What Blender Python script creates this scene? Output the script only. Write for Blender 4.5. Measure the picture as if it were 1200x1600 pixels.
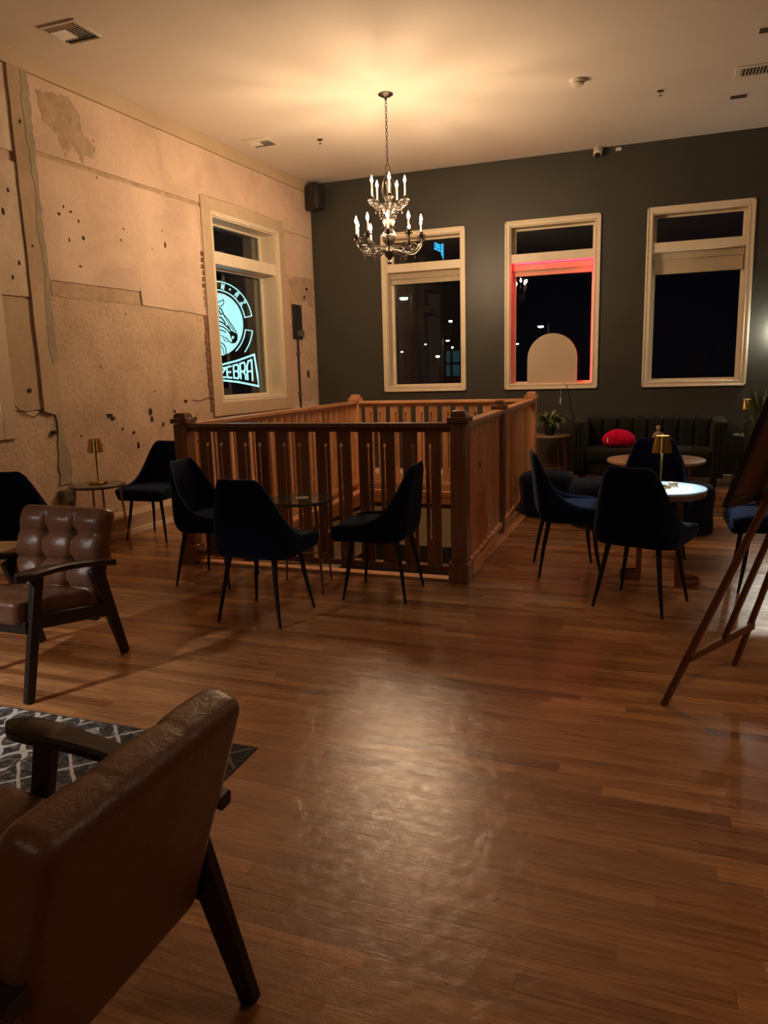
import bpy, bmesh, math, random
from mathutils import Vector, Matrix

for o in list(bpy.data.objects):
    bpy.data.objects.remove(o, do_unlink=True)
SC = bpy.context.scene
COL = SC.collection
PI = math.pi

# ------------------------------------------------------------------ camera
cam_d = bpy.data.cameras.new('camera')
cam = bpy.data.objects.new('camera', cam_d)
COL.objects.link(cam)
F_PX, PITCH, ROLL, YAW = 1161.0, math.radians(10.665), math.radians(1.632), math.radians(-20.64)
fw = Vector((math.sin(YAW) * math.cos(PITCH), math.cos(YAW) * math.cos(PITCH), -math.sin(PITCH)))
r0 = Vector((math.cos(YAW), -math.sin(YAW), 0))
d0 = fw.cross(r0)
rr = math.cos(ROLL) * r0 + math.sin(ROLL) * d0
dd = -math.sin(ROLL) * r0 + math.cos(ROLL) * d0
cam.matrix_world = Matrix(((rr.x, -dd.x, -fw.x, 0), (rr.y, -dd.y, -fw.y, 0), (rr.z, -dd.z, -fw.z, 1.45), (0, 0, 0, 1)))
cam_d.sensor_fit = 'VERTICAL'
cam_d.sensor_height = 36.0
cam_d.lens = F_PX / 1600.0 * 36.0
cam_d.clip_start = 0.05
cam_d.clip_end = 300
SC.camera = cam

# ------------------------------------------------------------------ world, exposure, lights
world = bpy.data.worlds.new('night_sky')
SC.world = world
world.use_nodes = True
bg = world.node_tree.nodes['Background']
bg.inputs[0].default_value = (0.25, 0.35, 0.75, 1)
bg.inputs[1].default_value = 0.004
SC.view_settings.view_transform = 'Standard'
SC.view_settings.look = 'None'
SC.view_settings.gamma = 1
SC.view_settings.use_curve_mapping = False
SC.view_settings.exposure = 0.0
SC.cycles.use_denoising = True
SC.cycles.max_bounces = 8
SC.cycles.diffuse_bounces = 4
SC.cycles.glossy_bounces = 4
SC.cycles.transparent_max_bounces = 12
SC.cycles.transmission_bounces = 4
SC.cycles.sample_clamp_indirect = 4.0
SC.cycles.caustics_reflective = False
SC.cycles.caustics_refractive = False

BULB = 1500.0            # emission of each candle bulb of the chandelier
LAMP_COL = (1.0, 0.60, 0.30)


def area_light(name, loc, rot, size, power, color, spread=180):
    l = bpy.data.lights.new(name, 'AREA')
    l.spread = math.radians(spread)
    l.shape = 'DISK'
    l.size = size
    l.energy = power
    l.color = color
    o = bpy.data.objects.new(name, l)
    o.location = loc
    o.rotation_euler = rot
    COL.objects.link(o)
    return o


# the bar lamps behind the photographer and unseen fill added at the right and in the stairwell
area_light('bar_lamp_light', (-4.45, -0.6, 2.9), (math.radians(48), 0, math.radians(-25)), 0.24, 5.5, (1.0, 0.95, 0.92), 34)
area_light('back_room_light', (-1.15, -2.4, 3.6), (math.radians(20), 0, 0), 0.4, 16, (1.0, 0.74, 0.50))
area_light('room_fill_light', (2.6, 3.2, 3.6), (0, 0, 0), 0.4, 22, (1.0, 0.70, 0.46))  # dim fill added in place of bounced light
area_light('stair_fill_light', (-2.4, 6.6, -0.6), (0, 0, 0), 0.5, 42, (1.0, 0.74, 0.48))  # added inside the shaft to brighten the stairwell walls


# ------------------------------------------------------------------ node materials
def new_mat(name):
    m = bpy.data.materials.new(name)
    m.use_nodes = True
    nt = m.node_tree
    for n in list(nt.nodes):
        nt.nodes.remove(n)
    out = nt.nodes.new('ShaderNodeOutputMaterial')
    b = nt.nodes.new('ShaderNodeBsdfPrincipled')
    nt.links.new(b.outputs[0], out.inputs[0])
    return m, nt, b


def N(nt, kind, **kw):
    n = nt.nodes.new(kind)
    for k, v in kw.items():
        if k in n.inputs:
            n.inputs[k].default_value = v
        else:
            setattr(n, k, v)
    return n


def coords(nt, scale=(1, 1, 1), kind='Object', loc=(0, 0, 0)):
    tc = nt.nodes.new('ShaderNodeTexCoord')
    mp = nt.nodes.new('ShaderNodeMapping')
    mp.inputs['Scale'].default_value = scale
    mp.inputs['Location'].default_value = loc
    if kind == 'World':
        g = nt.nodes.new('ShaderNodeNewGeometry')
        nt.links.new(g.outputs['Position'], mp.inputs['Vector'])
    else:
        nt.links.new(tc.outputs[kind], mp.inputs['Vector'])
    return mp.outputs[0]


def noise(nt, vec, scale, detail=4, rough=0.55, dist=0.0):
    n = N(nt, 'ShaderNodeTexNoise', Scale=scale, Detail=detail, Roughness=rough, Distortion=dist)
    nt.links.new(vec, n.inputs['Vector'])
    return n.outputs['Fac']


def ramp(nt, fac, stops, interp='LINEAR'):
    r = nt.nodes.new('ShaderNodeValToRGB')
    r.color_ramp.interpolation = interp
    e = r.color_ramp.elements
    while len(e) < len(stops):
        e.new(0.5)
    for i, (p, c) in enumerate(stops):
        e[i].position = p
        e[i].color = (c[0], c[1], c[2], 1) if len(c) == 3 else c
    nt.links.new(fac, r.inputs[0])
    return r.outputs[0]


def mixc(nt, a, b, fac, mode='MIX'):
    m = nt.nodes.new('ShaderNodeMix')
    m.data_type = 'RGBA'
    m.blend_type = mode
    for sock, v in ((m.inputs[6], a), (m.inputs[7], b)):
        if hasattr(v, 'links'):
            nt.links.new(v, sock)
        else:
            sock.default_value = (v[0], v[1], v[2], 1)
    if hasattr(fac, 'links'):
        nt.links.new(fac, m.inputs[0])
    else:
        m.inputs[0].default_value = fac
    return m.outputs[2]


def math_n(nt, op, a, b=None, clamp=False):
    m = nt.nodes.new('ShaderNodeMath')
    m.operation = op
    m.use_clamp = clamp
    for i, v in enumerate((a, b)):
        if v is None:
            continue
        if hasattr(v, 'links'):
            nt.links.new(v, m.inputs[i])
        else:
            m.inputs[i].default_value = v
    return m.outputs[0]


def bump(nt, b, h, strength=0.3, dist=0.01, prev=None):
    n = N(nt, 'ShaderNodeBump', Strength=strength, Distance=dist)
    nt.links.new(h, n.inputs['Height'])
    if prev is not None:
        nt.links.new(prev, n.inputs['Normal'])
    nt.links.new(n.outputs[0], b.inputs['Normal'])
    return n.outputs[0]


def plain(name, col, rough=0.5, metal=0.0, var=0.12, scale=6.0, bstr=0.0, bscale=60.0, spec=0.5, sheen=0.0,
          sheen_col=(1, 1, 1), coat=0.0, bdist=0.004):
    m, nt, b = new_mat(name)
    v = coords(nt)
    f = noise(nt, v, scale, 4)
    lo = tuple(c * (1 - var) for c in col)
    hi = tuple(min(1, c * (1 + var)) for c in col)
    nt.links.new(ramp(nt, f, [(0.3, lo), (0.7, hi)]), b.inputs['Base Color'])
    b.inputs['Roughness'].default_value = rough
    b.inputs['Metallic'].default_value = metal
    b.inputs['Specular IOR Level'].default_value = spec
    if sheen:
        b.inputs['Sheen Weight'].default_value = sheen
        b.inputs['Sheen Roughness'].default_value = 0.4
        b.inputs['Sheen Tint'].default_value = (*sheen_col, 1)
    if coat:
        b.inputs['Coat Weight'].default_value = coat
    if bstr:
        bump(nt, b, noise(nt, v, bscale, 5), bstr, bdist)
    return m


def emit(name, col, strength):
    m, nt, b = new_mat(name)
    b.inputs['Base Color'].default_value = (*[c * 0.6 for c in col], 1)
    b.inputs['Emission Color'].default_value = (*col, 1)
    b.inputs['Emission Strength'].default_value = strength
    b.inputs['Roughness'].default_value = 0.4
    return m


def wood(name, stops, axis=2, rough=0.4, scale=5.0, stretch=14.0, bstr=0.12, knots=False, kind='Object', tone=False):
    m, nt, b = new_mat(name)
    sc = [stretch, stretch, stretch]
    sc[axis] = 1.0
    v = coords(nt, tuple(sc), kind)
    if tone:
        at = N(nt, 'ShaderNodeAttribute', attribute_name='tone')
        ad = nt.nodes.new('ShaderNodeVectorMath')
        ad.operation = 'ADD'
        cx = nt.nodes.new('ShaderNodeCombineXYZ')
        tt = math_n(nt, 'MULTIPLY', at.outputs['Fac'], 37.0)
        for i in range(3):
            nt.links.new(tt, cx.inputs[i])
        nt.links.new(v, ad.inputs[0])
        nt.links.new(cx.outputs[0], ad.inputs[1])
        v = ad.outputs[0]
    else:
        oi = nt.nodes.new('ShaderNodeObjectInfo')
        ad = nt.nodes.new('ShaderNodeVectorMath')
        ad.operation = 'ADD'
        cx = nt.nodes.new('ShaderNodeCombineXYZ')
        tt = math_n(nt, 'MULTIPLY', oi.outputs['Random'], 53.0)
        for i in range(3):
            nt.links.new(tt, cx.inputs[i])
        nt.links.new(v, ad.inputs[0])
        nt.links.new(cx.outputs[0], ad.inputs[1])
        v = ad.outputs[0]
    g = noise(nt, v, scale, 6, 0.6, 0.6)
    col = ramp(nt, g, stops)
    if tone:
        tcol = ramp(nt, at.outputs['Fac'], [(0.0, (0.62, 0.55, 0.50)), (0.35, (0.86, 0.84, 0.82)), (0.6, (1.0, 0.98, 0.95)),
                                            (0.85, (1.12, 1.08, 1.0)), (1.0, (1.38, 1.36, 1.22))])
        col = mixc(nt, col, tcol, 1.0, 'MULTIPLY')
    else:
        tcol = ramp(nt, oi.outputs['Random'], [(0.0, (0.72, 0.68, 0.66)), (1.0, (1.15, 1.12, 1.08))])
        col = mixc(nt, col, tcol, 1.0, 'MULTIPLY')
    if knots:
        vk = N(nt, 'ShaderNodeTexVoronoi', Scale=1.0)
        nt.links.new(coords_add(nt, axis, cx), vk.inputs['Vector'])
        kf = ramp(nt, vk.outputs['Distance'], [(0.05, (1, 1, 1)), (0.11, (0, 0, 0))])
        col = mixc(nt, col, (0.05, 0.018, 0.008), kf)
    nt.links.new(col, b.inputs['Base Color'])
    b.inputs['Roughness'].default_value = rough
    if bstr:
        bump(nt, b, g, bstr, 0.002)
    return m


def coords_add(nt, axis, cx):
    sc = [7.0, 7.0, 7.0]
    sc[axis] = 2.6
    v = coords(nt, tuple(sc))
    ad = nt.nodes.new('ShaderNodeVectorMath')
    ad.operation = 'ADD'
    nt.links.new(v, ad.inputs[0])
    nt.links.new(cx.outputs[0], ad.inputs[1])
    return ad.outputs[0]


M = {}
# oak floor: tone attribute per board, long grain, worn glossy varnish
m, nt, b = new_mat('oak_floor')
at = N(nt, 'ShaderNodeAttribute', attribute_name='tone')
v = coords(nt, (1.6, 26, 1), 'World')
cx = nt.nodes.new('ShaderNodeCombineXYZ')
tt = math_n(nt, 'MULTIPLY', at.outputs['Fac'], 91.0)
nt.links.new(tt, cx.inputs[0]); nt.links.new(tt, cx.inputs[1])
ad = nt.nodes.new('ShaderNodeVectorMath'); ad.operation = 'ADD'
nt.links.new(v, ad.inputs[0]); nt.links.new(cx.outputs[0], ad.inputs[1])
g = noise(nt, ad.outputs[0], 2.2, 7, 0.62, 0.9)
base = ramp(nt, g, [(0.25, (0.22, 0.092, 0.034)), (0.45, (0.37, 0.170, 0.068)), (0.62, (0.49, 0.240, 0.102)), (0.8, (0.60, 0.32, 0.145))])
tc = ramp(nt, at.outputs['Fac'], [(0.0, (0.60, 0.52, 0.46)), (0.3, (0.82, 0.79, 0.76)), (0.6, (0.98, 0.96, 0.94)),
                                  (0.85, (1.12, 1.12, 1.08)), (1.0, (1.34, 1.36, 1.30))])
nt.links.new(mixc(nt, base, tc, 1.0, 'MULTIPLY'), b.inputs['Base Color'])
wv = coords(nt, (1, 1, 1), 'World')
w1 = noise(nt, wv, 2.2, 3)
w2 = noise(nt, wv, 19.0, 7, 0.70, 0.9)
w3 = noise(nt, ad.outputs[0], 5.0, 5, 0.6)
rf = math_n(nt, 'ADD', math_n(nt, 'MULTIPLY', w1, 0.12), math_n(nt, 'MULTIPLY', w2, 0.26))
nt.links.new(math_n(nt, 'ADD', rf, 0.03), b.inputs['Roughness'])
b.inputs['Specular IOR Level'].default_value = 0.5
n1 = bump(nt, b, w2, 0.20, 0.008)
bump(nt, b, w3, 0.10, 0.003, n1)
M['floor'] = m
M['subfloor'] = plain('subfloor', (0.03, 0.016, 0.009), 0.8)
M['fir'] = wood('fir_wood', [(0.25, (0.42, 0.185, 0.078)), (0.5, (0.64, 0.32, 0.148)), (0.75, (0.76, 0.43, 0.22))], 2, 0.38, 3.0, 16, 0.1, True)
M['fir_rail_x'] = wood('fir_rail_wood', [(0.25, (0.46, 0.21, 0.095)), (0.5, (0.66, 0.34, 0.165)), (0.75, (0.76, 0.44, 0.23))], 0, 0.35, 3.0, 16, 0.1)
M['fir_rail_y'] = wood('fir_side_rail_wood', [(0.25, (0.46, 0.21, 0.095)), (0.5, (0.66, 0.34, 0.165)), (0.75, (0.76, 0.44, 0.23))], 1, 0.35, 3.0, 16, 0.1)
M['shaded_fir'] = wood('shaded_fir_wood', [(0.25, (0.15, 0.062, 0.028)), (0.5, (0.23, 0.105, 0.048)), (0.75, (0.29, 0.145, 0.070))], 2, 0.30, 3.0, 16, 0.08)  # same fir, darkened to put the near rail's backlit shade into the colour
M['walnut'] = wood('walnut_frame', [(0.25, (0.010, 0.0045, 0.003)), (0.6, (0.022, 0.0095, 0.006)), (0.8, (0.036, 0.016, 0.010))], 1, 0.42, 4.0, 12, 0.06)
M['easel'] = wood('easel_wood', [(0.25, (0.12, 0.046, 0.018)), (0.6, (0.19, 0.075, 0.030)), (0.8, (0.25, 0.105, 0.045))], 2, 0.38, 4.0, 14, 0.06)
M['pale_wood'] = wood('pale_table_wood', [(0.25, (0.40, 0.26, 0.16)), (0.6, (0.52, 0.36, 0.23)), (0.8, (0.60, 0.43, 0.29))], 0, 0.40, 3.0, 10, 0.04)
M['table_edge'] = plain('table_edge_wood', (0.20, 0.12, 0.07), 0.4)
M['navy'] = plain('navy_velvet', (0.0026, 0.0072, 0.025), 0.85, var=0.25, scale=9, bstr=0.12, bscale=220, spec=0.15, sheen=0.20, sheen_col=(0.25, 0.42, 0.8))
M['navy2'] = plain('navy_pouf_velvet', (0.005, 0.010, 0.030), 0.8, var=0.25, scale=9, bstr=0.12, bscale=220, spec=0.15, sheen=0.22, sheen_col=(0.3, 0.4, 0.7))
M['piping'] = plain('navy_piping', (0.012, 0.026, 0.07), 0.7, spec=0.3, sheen=0.3, sheen_col=(0.3, 0.4, 0.8))
M['black_metal'] = plain('black_powder_metal', (0.010, 0.009, 0.009), 0.42, var=0.05, spec=0.4)
M['green'] = plain('dark_green_velvet', (0.0115, 0.0125, 0.0095), 0.75, var=0.25, scale=5, bstr=0.1, bscale=200, spec=0.2, sheen=0.18, sheen_col=(0.5, 0.52, 0.45))
M['pillow'] = plain('red_plush', (0.72, 0.006, 0.055), 0.85, var=0.2, scale=12, bstr=0.2, bscale=120, spec=0.1, sheen=0.3, sheen_col=(1, 0.3, 0.35))
M['tag'] = plain('white_tag', (0.8, 0.75, 0.68), 0.6)
# brown leather
m, nt, b = new_mat('brown_leather')
v = coords(nt)
nz = noise(nt, v, 7.0, 5, 0.6, 0.5)
nt.links.new(ramp(nt, nz, [(0.25, (0.115, 0.048, 0.024)), (0.55, (0.165, 0.072, 0.038)), (0.8, (0.20, 0.092, 0.050))]), b.inputs['Base Color'])
nf = noise(nt, v, 28.0, 6, 0.6, 2.2)
nt.links.new(math_n(nt, 'ADD', math_n(nt, 'MULTIPLY', nf, 0.22), 0.22), b.inputs['Roughness'])
n1 = bump(nt, b, nf, 0.30, 0.006)
vo = N(nt, 'ShaderNodeTexVoronoi', Scale=240.0)
nt.links.new(v, vo.inputs['Vector'])
bump(nt, b, vo.outputs['Distance'], 0.12, 0.001, n1)
M['leather'] = m
M['seam'] = plain('leather_seam', (0.05, 0.022, 0.012), 0.5)
M['brass'] = plain('brushed_brass', (0.62, 0.40, 0.13), 0.24, 1.0, 0.08)
M['copper'] = plain('bronze_legs', (0.34, 0.17, 0.10), 0.35, 0.9, 0.1)
M['grey_top'] = plain('grey_stone_top', (0.055, 0.058, 0.046), 0.10, var=0.2, scale=8, spec=0.6)
M['marble_top'] = plain('white_marble_top', (0.50, 0.56, 0.58), 0.25, var=0.06, scale=5)
M['bronze'] = plain('antique_bronze', (0.075, 0.060, 0.050), 0.33, 0.80, 0.6, 40, 0.3, 90)
M['candle'] = plain('ivory_candle_sleeve', (0.80, 0.70, 0.50), 0.5)
M['cream'] = plain('cream_trim_paint', (0.82, 0.72, 0.55), 0.42, var=0.03, spec=0.45)
M['tan'] = plain('tan_casing_paint', (0.58, 0.45, 0.30), 0.5, var=0.06)
M['shade'] = plain('woven_shade_fabric', (0.50, 0.42, 0.30), 0.8, var=0.06, bstr=0.1, bscale=300)
M['ceiling'] = plain('ceiling_paint', (0.78, 0.71, 0.625), 0.75, var=0.035, scale=1.2, bstr=0.1, bscale=90, bdist=0.002)
M['charcoal'] = plain('charcoal_wall_paint', (0.056, 0.056, 0.048), 0.40, var=0.06, scale=2.0, bstr=0.05, bscale=120, spec=0.35, bdist=0.002)
M['room_paint'] = plain('far_room_paint', (0.12, 0.09, 0.07), 0.7)
M['white_plastic'] = plain('white_plastic', (0.72, 0.66, 0.56), 0.4)
M['dark_plastic'] = plain('dark_plastic', (0.014, 0.011, 0.010), 0.45)
M['grille'] = plain('speaker_grille', (0.02, 0.016, 0.014), 0.6, bstr=0.5, bscale=400)
M['vent_dark'] = plain('duct_interior', (0.05, 0.042, 0.034), 0.8)
M['grey_metal'] = plain('galvanised_box', (0.16, 0.15, 0.125), 0.45, 0.5, 0.15)
M['plate'] = plain('dark_steel_plate', (0.045, 0.042, 0.036), 0.4, 0.5, 0.15)
M['beige_wall'] = plain('stairwell_plaster', (0.36, 0.29, 0.18), 0.75, var=0.05)
M['fascia'] = wood('stair_fascia_wood', [(0.25, (0.30, 0.11, 0.035)), (0.5, (0.42, 0.17, 0.06)), (0.75, (0.50, 0.23, 0.09))], 0, 0.4, 3.0, 14, 0.05)
M['brick'] = plain('old_brick', (0.24, 0.12, 0.075), 0.9, var=0.4, scale=20, bstr=0.5, bscale=60)
M['leaf'] = plain('green_leaf', (0.13, 0.20, 0.07), 0.40, var=0.4, scale=14)
M['leaf_dark'] = plain('snake_plant_leaf', (0.10, 0.13, 0.06), 0.40, var=0.6, scale=22)
M['pot'] = plain('green_glass_pot', (0.012, 0.045, 0.014), 0.2)
M['planter'] = plain('dark_green_planter', (0.022, 0.028, 0.022), 0.5, var=0.15)
M['soil'] = plain('potting_soil', (0.02, 0.013, 0.008), 0.95)
M['figure'] = plain('pale_figurine_wood', (0.50, 0.33, 0.24), 0.5)
M['arch'] = plain('cream_arch_board', (0.56, 0.47, 0.34), 0.55, var=0.03)
M['hardboard'] = plain('brown_hardboard', (0.10, 0.040, 0.020), 0.5, var=0.1)
M['black_frame'] = plain('black_board_frame', (0.008, 0.007, 0.006), 0.4)
M['bulb'] = emit('candle_bulb_glow', (1.0, 0.68, 0.40), BULB)
M['bulb_upper'] = emit('upper_candle_bulb_glow', (1.0, 0.68, 0.40), BULB * 0.16)
M['led_red'] = emit('red_led_tube', (1.0, 0.018, 0.040), 12.0)
M['sign_glow'] = emit('backlit_sign_face', (0.52, 1.0, 1.0), 1.5)
M['sign_black'] = plain('sign_black_panel', (0.006, 0.007, 0.008), 0.4)
M['cyan_glow'] = emit('cyan_sign_glow', (0.05, 0.55, 0.95), 1.3)
M['street_glow'] = emit('street_lamp_glow', (0.75, 1.0, 0.92), 22.0)
M['teal_window'] = emit('teal_lit_window', (0.05, 0.16, 0.20), 0.22)
M['asphalt'] = plain('asphalt', (0.03, 0.03, 0.032), 0.8)
M['night_wall'] = plain('night_facade', (0.06, 0.055, 0.05), 0.8)
M['led_cool'] = emit('cool_lamp_diffuser', (0.60, 0.86, 1.0), 340.0)
M['top_glow'] = emit('lamp_top_glow', (0.9, 0.95, 0.9), 2.2)
M['led_warm'] = emit('warm_lamp_diffuser', (1.0, 0.80, 0.55), 7.0)
M['card'] = plain('paper_card', (0.55, 0.45, 0.32), 0.6)

# glass
m = bpy.data.materials.new('window_glass')
m.use_nodes = True
nt = m.node_tree
for n in list(nt.nodes):
    nt.nodes.remove(n)
out = nt.nodes.new('ShaderNodeOutputMaterial')
tr = N(nt, 'ShaderNodeBsdfTransparent'); tr.inputs[0].default_value = (0.82, 0.86, 0.86, 1)
gl = N(nt, 'ShaderNodeBsdfGlossy'); gl.inputs['Roughness'].default_value = 0.0
gl.inputs[0].default_value = (0.9, 0.9, 0.9, 1)
fr = N(nt, 'ShaderNodeFresnel', IOR=1.5)
geo = nt.nodes.new('ShaderNodeNewGeometry')
nt.links.new(math_n(nt, 'SUBTRACT', 1.5, math_n(nt, 'MULTIPLY', geo.outputs['Backfacing'], 1.5 - 1 / 1.5)), fr.inputs['IOR'])
mx = nt.nodes.new('ShaderNodeMixShader')
nt.links.new(fr.outputs[0], mx.inputs[0]); nt.links.new(tr.outputs[0], mx.inputs[1]); nt.links.new(gl.outputs[0], mx.inputs[2])
nt.links.new(mx.outputs[0], out.inputs[0])
M['glass'] = m


def concrete(name, c_lo, c_mid, c_hi, rough_bump, stain=0.5, scale=2.0):
    m, nt, b = new_mat(name)
    v = coords(nt, (1, 1, 1), 'World')
    big = noise(nt, v, scale, 8, 0.62, 0.8)
    col = ramp(nt, big, [(0.30, c_lo), (0.5, c_mid), (0.68, c_hi)])
    fine = noise(nt, v, 26.0, 8, 0.68)
    sp = ramp(nt, fine, [(0.25, (1 - stain * 0.30,) * 3), (0.55, (1, 1, 1)), (0.8, (1.06, 1.06, 1.06))])
    col = mixc(nt, col, sp, 1.0, 'MULTIPLY')
    # pits: sparse dark holes
    vo = N(nt, 'ShaderNodeTexVoronoi', Scale=3.1)
    dv = nt.nodes.new('ShaderNodeVectorMath'); dv.operation = 'ADD'
    nz = N(nt, 'ShaderNodeTexNoise', Scale=14.0, Detail=4.0)
    nt.links.new(v, nz.inputs['Vector'])
    sc_ = nt.nodes.new('ShaderNodeVectorMath'); sc_.operation = 'SCALE'; sc_.inputs['Scale'].default_value = 0.10
    nt.links.new(nz.outputs['Color'], sc_.inputs[0])
    nt.links.new(v, dv.inputs[0]); nt.links.new(sc_.outputs[0], dv.inputs[1])
    nt.links.new(dv.outputs[0], vo.inputs['Vector'])
    pit = ramp(nt, vo.outputs['Distance'], [(0.035, (1, 1, 1)), (0.055, (0, 0, 0))])
    col = mixc(nt, col, (0.10, 0.055, 0.03), math_n(nt, 'MULTIPLY', pit, 0.9))
    nt.links.new(col, b.inputs['Base Color'])
    b.inputs['Roughness'].default_value = 0.85
    b.inputs['Specular IOR Level'].default_value = 0.25
    n1 = bump(nt, b, fine, rough_bump, 0.03)
    n2 = bump(nt, b, big, rough_bump * 0.6, 0.05, n1)
    inv = math_n(nt, 'SUBTRACT', 1.0, pit)
    bump(nt, b, inv, 0.5, 0.01, n2)
    return m


M['concrete'] = concrete('rough_concrete', (0.52, 0.375, 0.255), (0.65, 0.475, 0.33), (0.73, 0.55, 0.39), 0.55, 0.8, 1.6)
M['plaster'] = concrete('smooth_pink_plaster', (0.58, 0.43, 0.325), (0.70, 0.52, 0.395), (0.76, 0.58, 0.445), 0.10, 0.30, 1.5)
M['plaster_pale'] = concrete('pale_scuffed_plaster', (0.55, 0.42, 0.30), (0.68, 0.54, 0.40), (0.78, 0.64, 0.49), 0.18, 0.4, 2.2)
M['plaster_grey'] = concrete('grey_skim_coat', (0.42, 0.31, 0.20), (0.51, 0.38, 0.25), (0.58, 0.44, 0.30), 0.15, 0.2, 1.5)
M['patch'] = concrete('olive_mortar_patch', (0.33, 0.275, 0.19), (0.40, 0.335, 0.235), (0.46, 0.385, 0.27), 0.12, 0.2, 3.0)
M['stain'] = concrete('brown_glue_stain', (0.43, 0.31, 0.20), (0.52, 0.38, 0.255), (0.60, 0.44, 0.30), 0.35, 0.5, 6.0)
M['hole'] = plain('dark_chip', (0.045, 0.026, 0.015), 0.95)
M['crown'] = plain('tan_header_board', (0.58, 0.45, 0.30), 0.55, var=0.06, scale=2)


# ------------------------------------------------------------------ mesh building
class MB:
    def __init__(s):
        s.v, s.f, s.m, s.sm = [], [], [], []

    def add(s, verts, faces, mi=0, smooth=False):
        n = len(s.v)
        s.v += [tuple(p) for p in verts]
        for f in faces:
            s.f.append(tuple(i + n for i in f)); s.m.append(mi); s.sm.append(smooth)

    def box(s, c, size, mi=0, rot=None):
        hx, hy, hz = size[0] / 2, size[1] / 2, size[2] / 2
        vs = [Vector((x, y, z)) for x in (-hx, hx) for y in (-hy, hy) for z in (-hz, hz)]
        if rot is not None:
            vs = [rot @ p for p in vs]
        vs = [p + Vector(c) for p in vs]
        s.add(vs, [(0, 1, 3, 2), (4, 6, 7, 5), (0, 4, 5, 1), (2, 3, 7, 6), (0, 2, 6, 4), (1, 5, 7, 3)], mi)

    def bx(s, x0, x1, y0, y1, z0, z1, mi=0):
        s.box(((x0 + x1) / 2, (y0 + y1) / 2, (z0 + z1) / 2), (abs(x1 - x0), abs(y1 - y0), abs(z1 - z0)), mi)

    def bar(s, a, b, w, h, up=(0, 0, 1), mi=0, w2=None, h2=None):
        a, b = Vector(a), Vector(b)
        t = (b - a).normalized()
        up = Vector(up)
        x = t.cross(up)
        if x.length < 1e-5:
            x = Vector((1, 0, 0))
        x.normalize()
        y = x.cross(t)
        w2 = w if w2 is None else w2
        h2 = h if h2 is None else h2
        vs = [a - x * w / 2 - y * h / 2, a + x * w / 2 - y * h / 2, a + x * w / 2 + y * h / 2, a - x * w / 2 + y * h / 2,
              b - x * w2 / 2 - y * h2 / 2, b + x * w2 / 2 - y * h2 / 2, b + x * w2 / 2 + y * h2 / 2, b - x * w2 / 2 + y * h2 / 2]
        s.add(vs, [(0, 1, 2, 3), (7, 6, 5, 4), (0, 4, 5, 1), (1, 5, 6, 2), (2, 6, 7, 3), (3, 7, 4, 0)], mi)

    def tube(s, path, r, seg=8, mi=0, closed=False, smooth=True):
        path = [Vector(p) for p in path]
        n = len(path)
        rs = r if isinstance(r, (list, tuple)) else [r] * n
        rings = []
        prev = None
        for i, p in enumerate(path):
            if closed:
                t = path[(i + 1) % n] - path[i - 1]
            else:
                t = path[min(i + 1, n - 1)] - path[max(i - 1, 0)]
            if t.length < 1e-9:
                t = Vector((0, 0, 1))
            t.normalize()
            if prev is None:
                a = Vector((0, 0, 1)) if abs(t.z) < 0.9 else Vector((1, 0, 0))
                x = t.cross(a).normalized()
            else:
                x = prev - t * prev.dot(t)
                x = x.normalized() if x.length > 1e-6 else t.orthogonal().normalized()
            prev = x
            y = t.cross(x)
            rings.append([p + (x * math.cos(2 * PI * k / seg) + y * math.sin(2 * PI * k / seg)) * rs[i] for k in range(seg)])
        vs = [q for rg in rings for q in rg]
        fs = []
        m_ = n if closed else n - 1
        for i in range(m_):
            j = (i + 1) % n
            for k in range(seg):
                l = (k + 1) % seg
                fs.append((i * seg + k, i * seg + l, j * seg + l, j * seg + k))
        s.add(vs, fs, mi, smooth)
        if not closed:
            s.add(rings[0], [tuple(range(seg))[::-1]], mi)
            s.add(rings[-1], [tuple(range(seg))], mi)

    def lathe(s, prof, seg=24, c=(0, 0, 0), mi=0, smooth=True, caps=True):
        vs, fs = [], []
        n = len(prof)
        for (r, z) in prof:
            for k in range(seg):
                a = 2 * PI * k / seg
                vs.append((c[0] + r * math.cos(a), c[1] + r * math.sin(a), c[2] + z))
        for i in range(n - 1):
            for k in range(seg):
                l = (k + 1) % seg
                fs.append((i * seg + k, i * seg + l, (i + 1) * seg + l, (i + 1) * seg + k))
        s.add(vs, fs, mi, smooth)
        if caps:
            if prof[0][0] > 1e-4:
                s.add(vs[:seg], [tuple(range(seg))[::-1]], mi)
            if prof[-1][0] > 1e-4:
                s.add(vs[-seg:], [tuple(range(seg))], mi)

    def prism(s, poly, y0, y1, mi=0, plane='XZ', smooth=False):
        n = len(poly)
        def P(p, d):
            return {'XZ': (p[0], d, p[1]), 'XY': (p[0], p[1], d), 'YZ': (d, p[0], p[1])}[plane]
        vs = [P(p, y0) for p in poly] + [P(p, y1) for p in poly]
        s.add(vs, [tuple(range(n)), tuple(range(2 * n - 1, n - 1, -1))], mi)
        s.add(vs, [(i, i + n, (i + 1) % n + n, (i + 1) % n) for i in range(n)], mi, smooth)

    def grid(s, P, nu, nv, mi=0, smooth=True, closed_u=False):
        n = len(s.v)
        for i in range(nu):
            for j in range(nv):
                s.v.append(tuple(P(i, j)))
        for i in range(nu if closed_u else nu - 1):
            for j in range(nv - 1):
                i2 = (i + 1) % nu
                s.f.append((n + i * nv + j, n + i2 * nv + j, n + i2 * nv + j + 1, n + i * nv + j + 1)); s.m.append(mi); s.sm.append(smooth)

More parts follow.
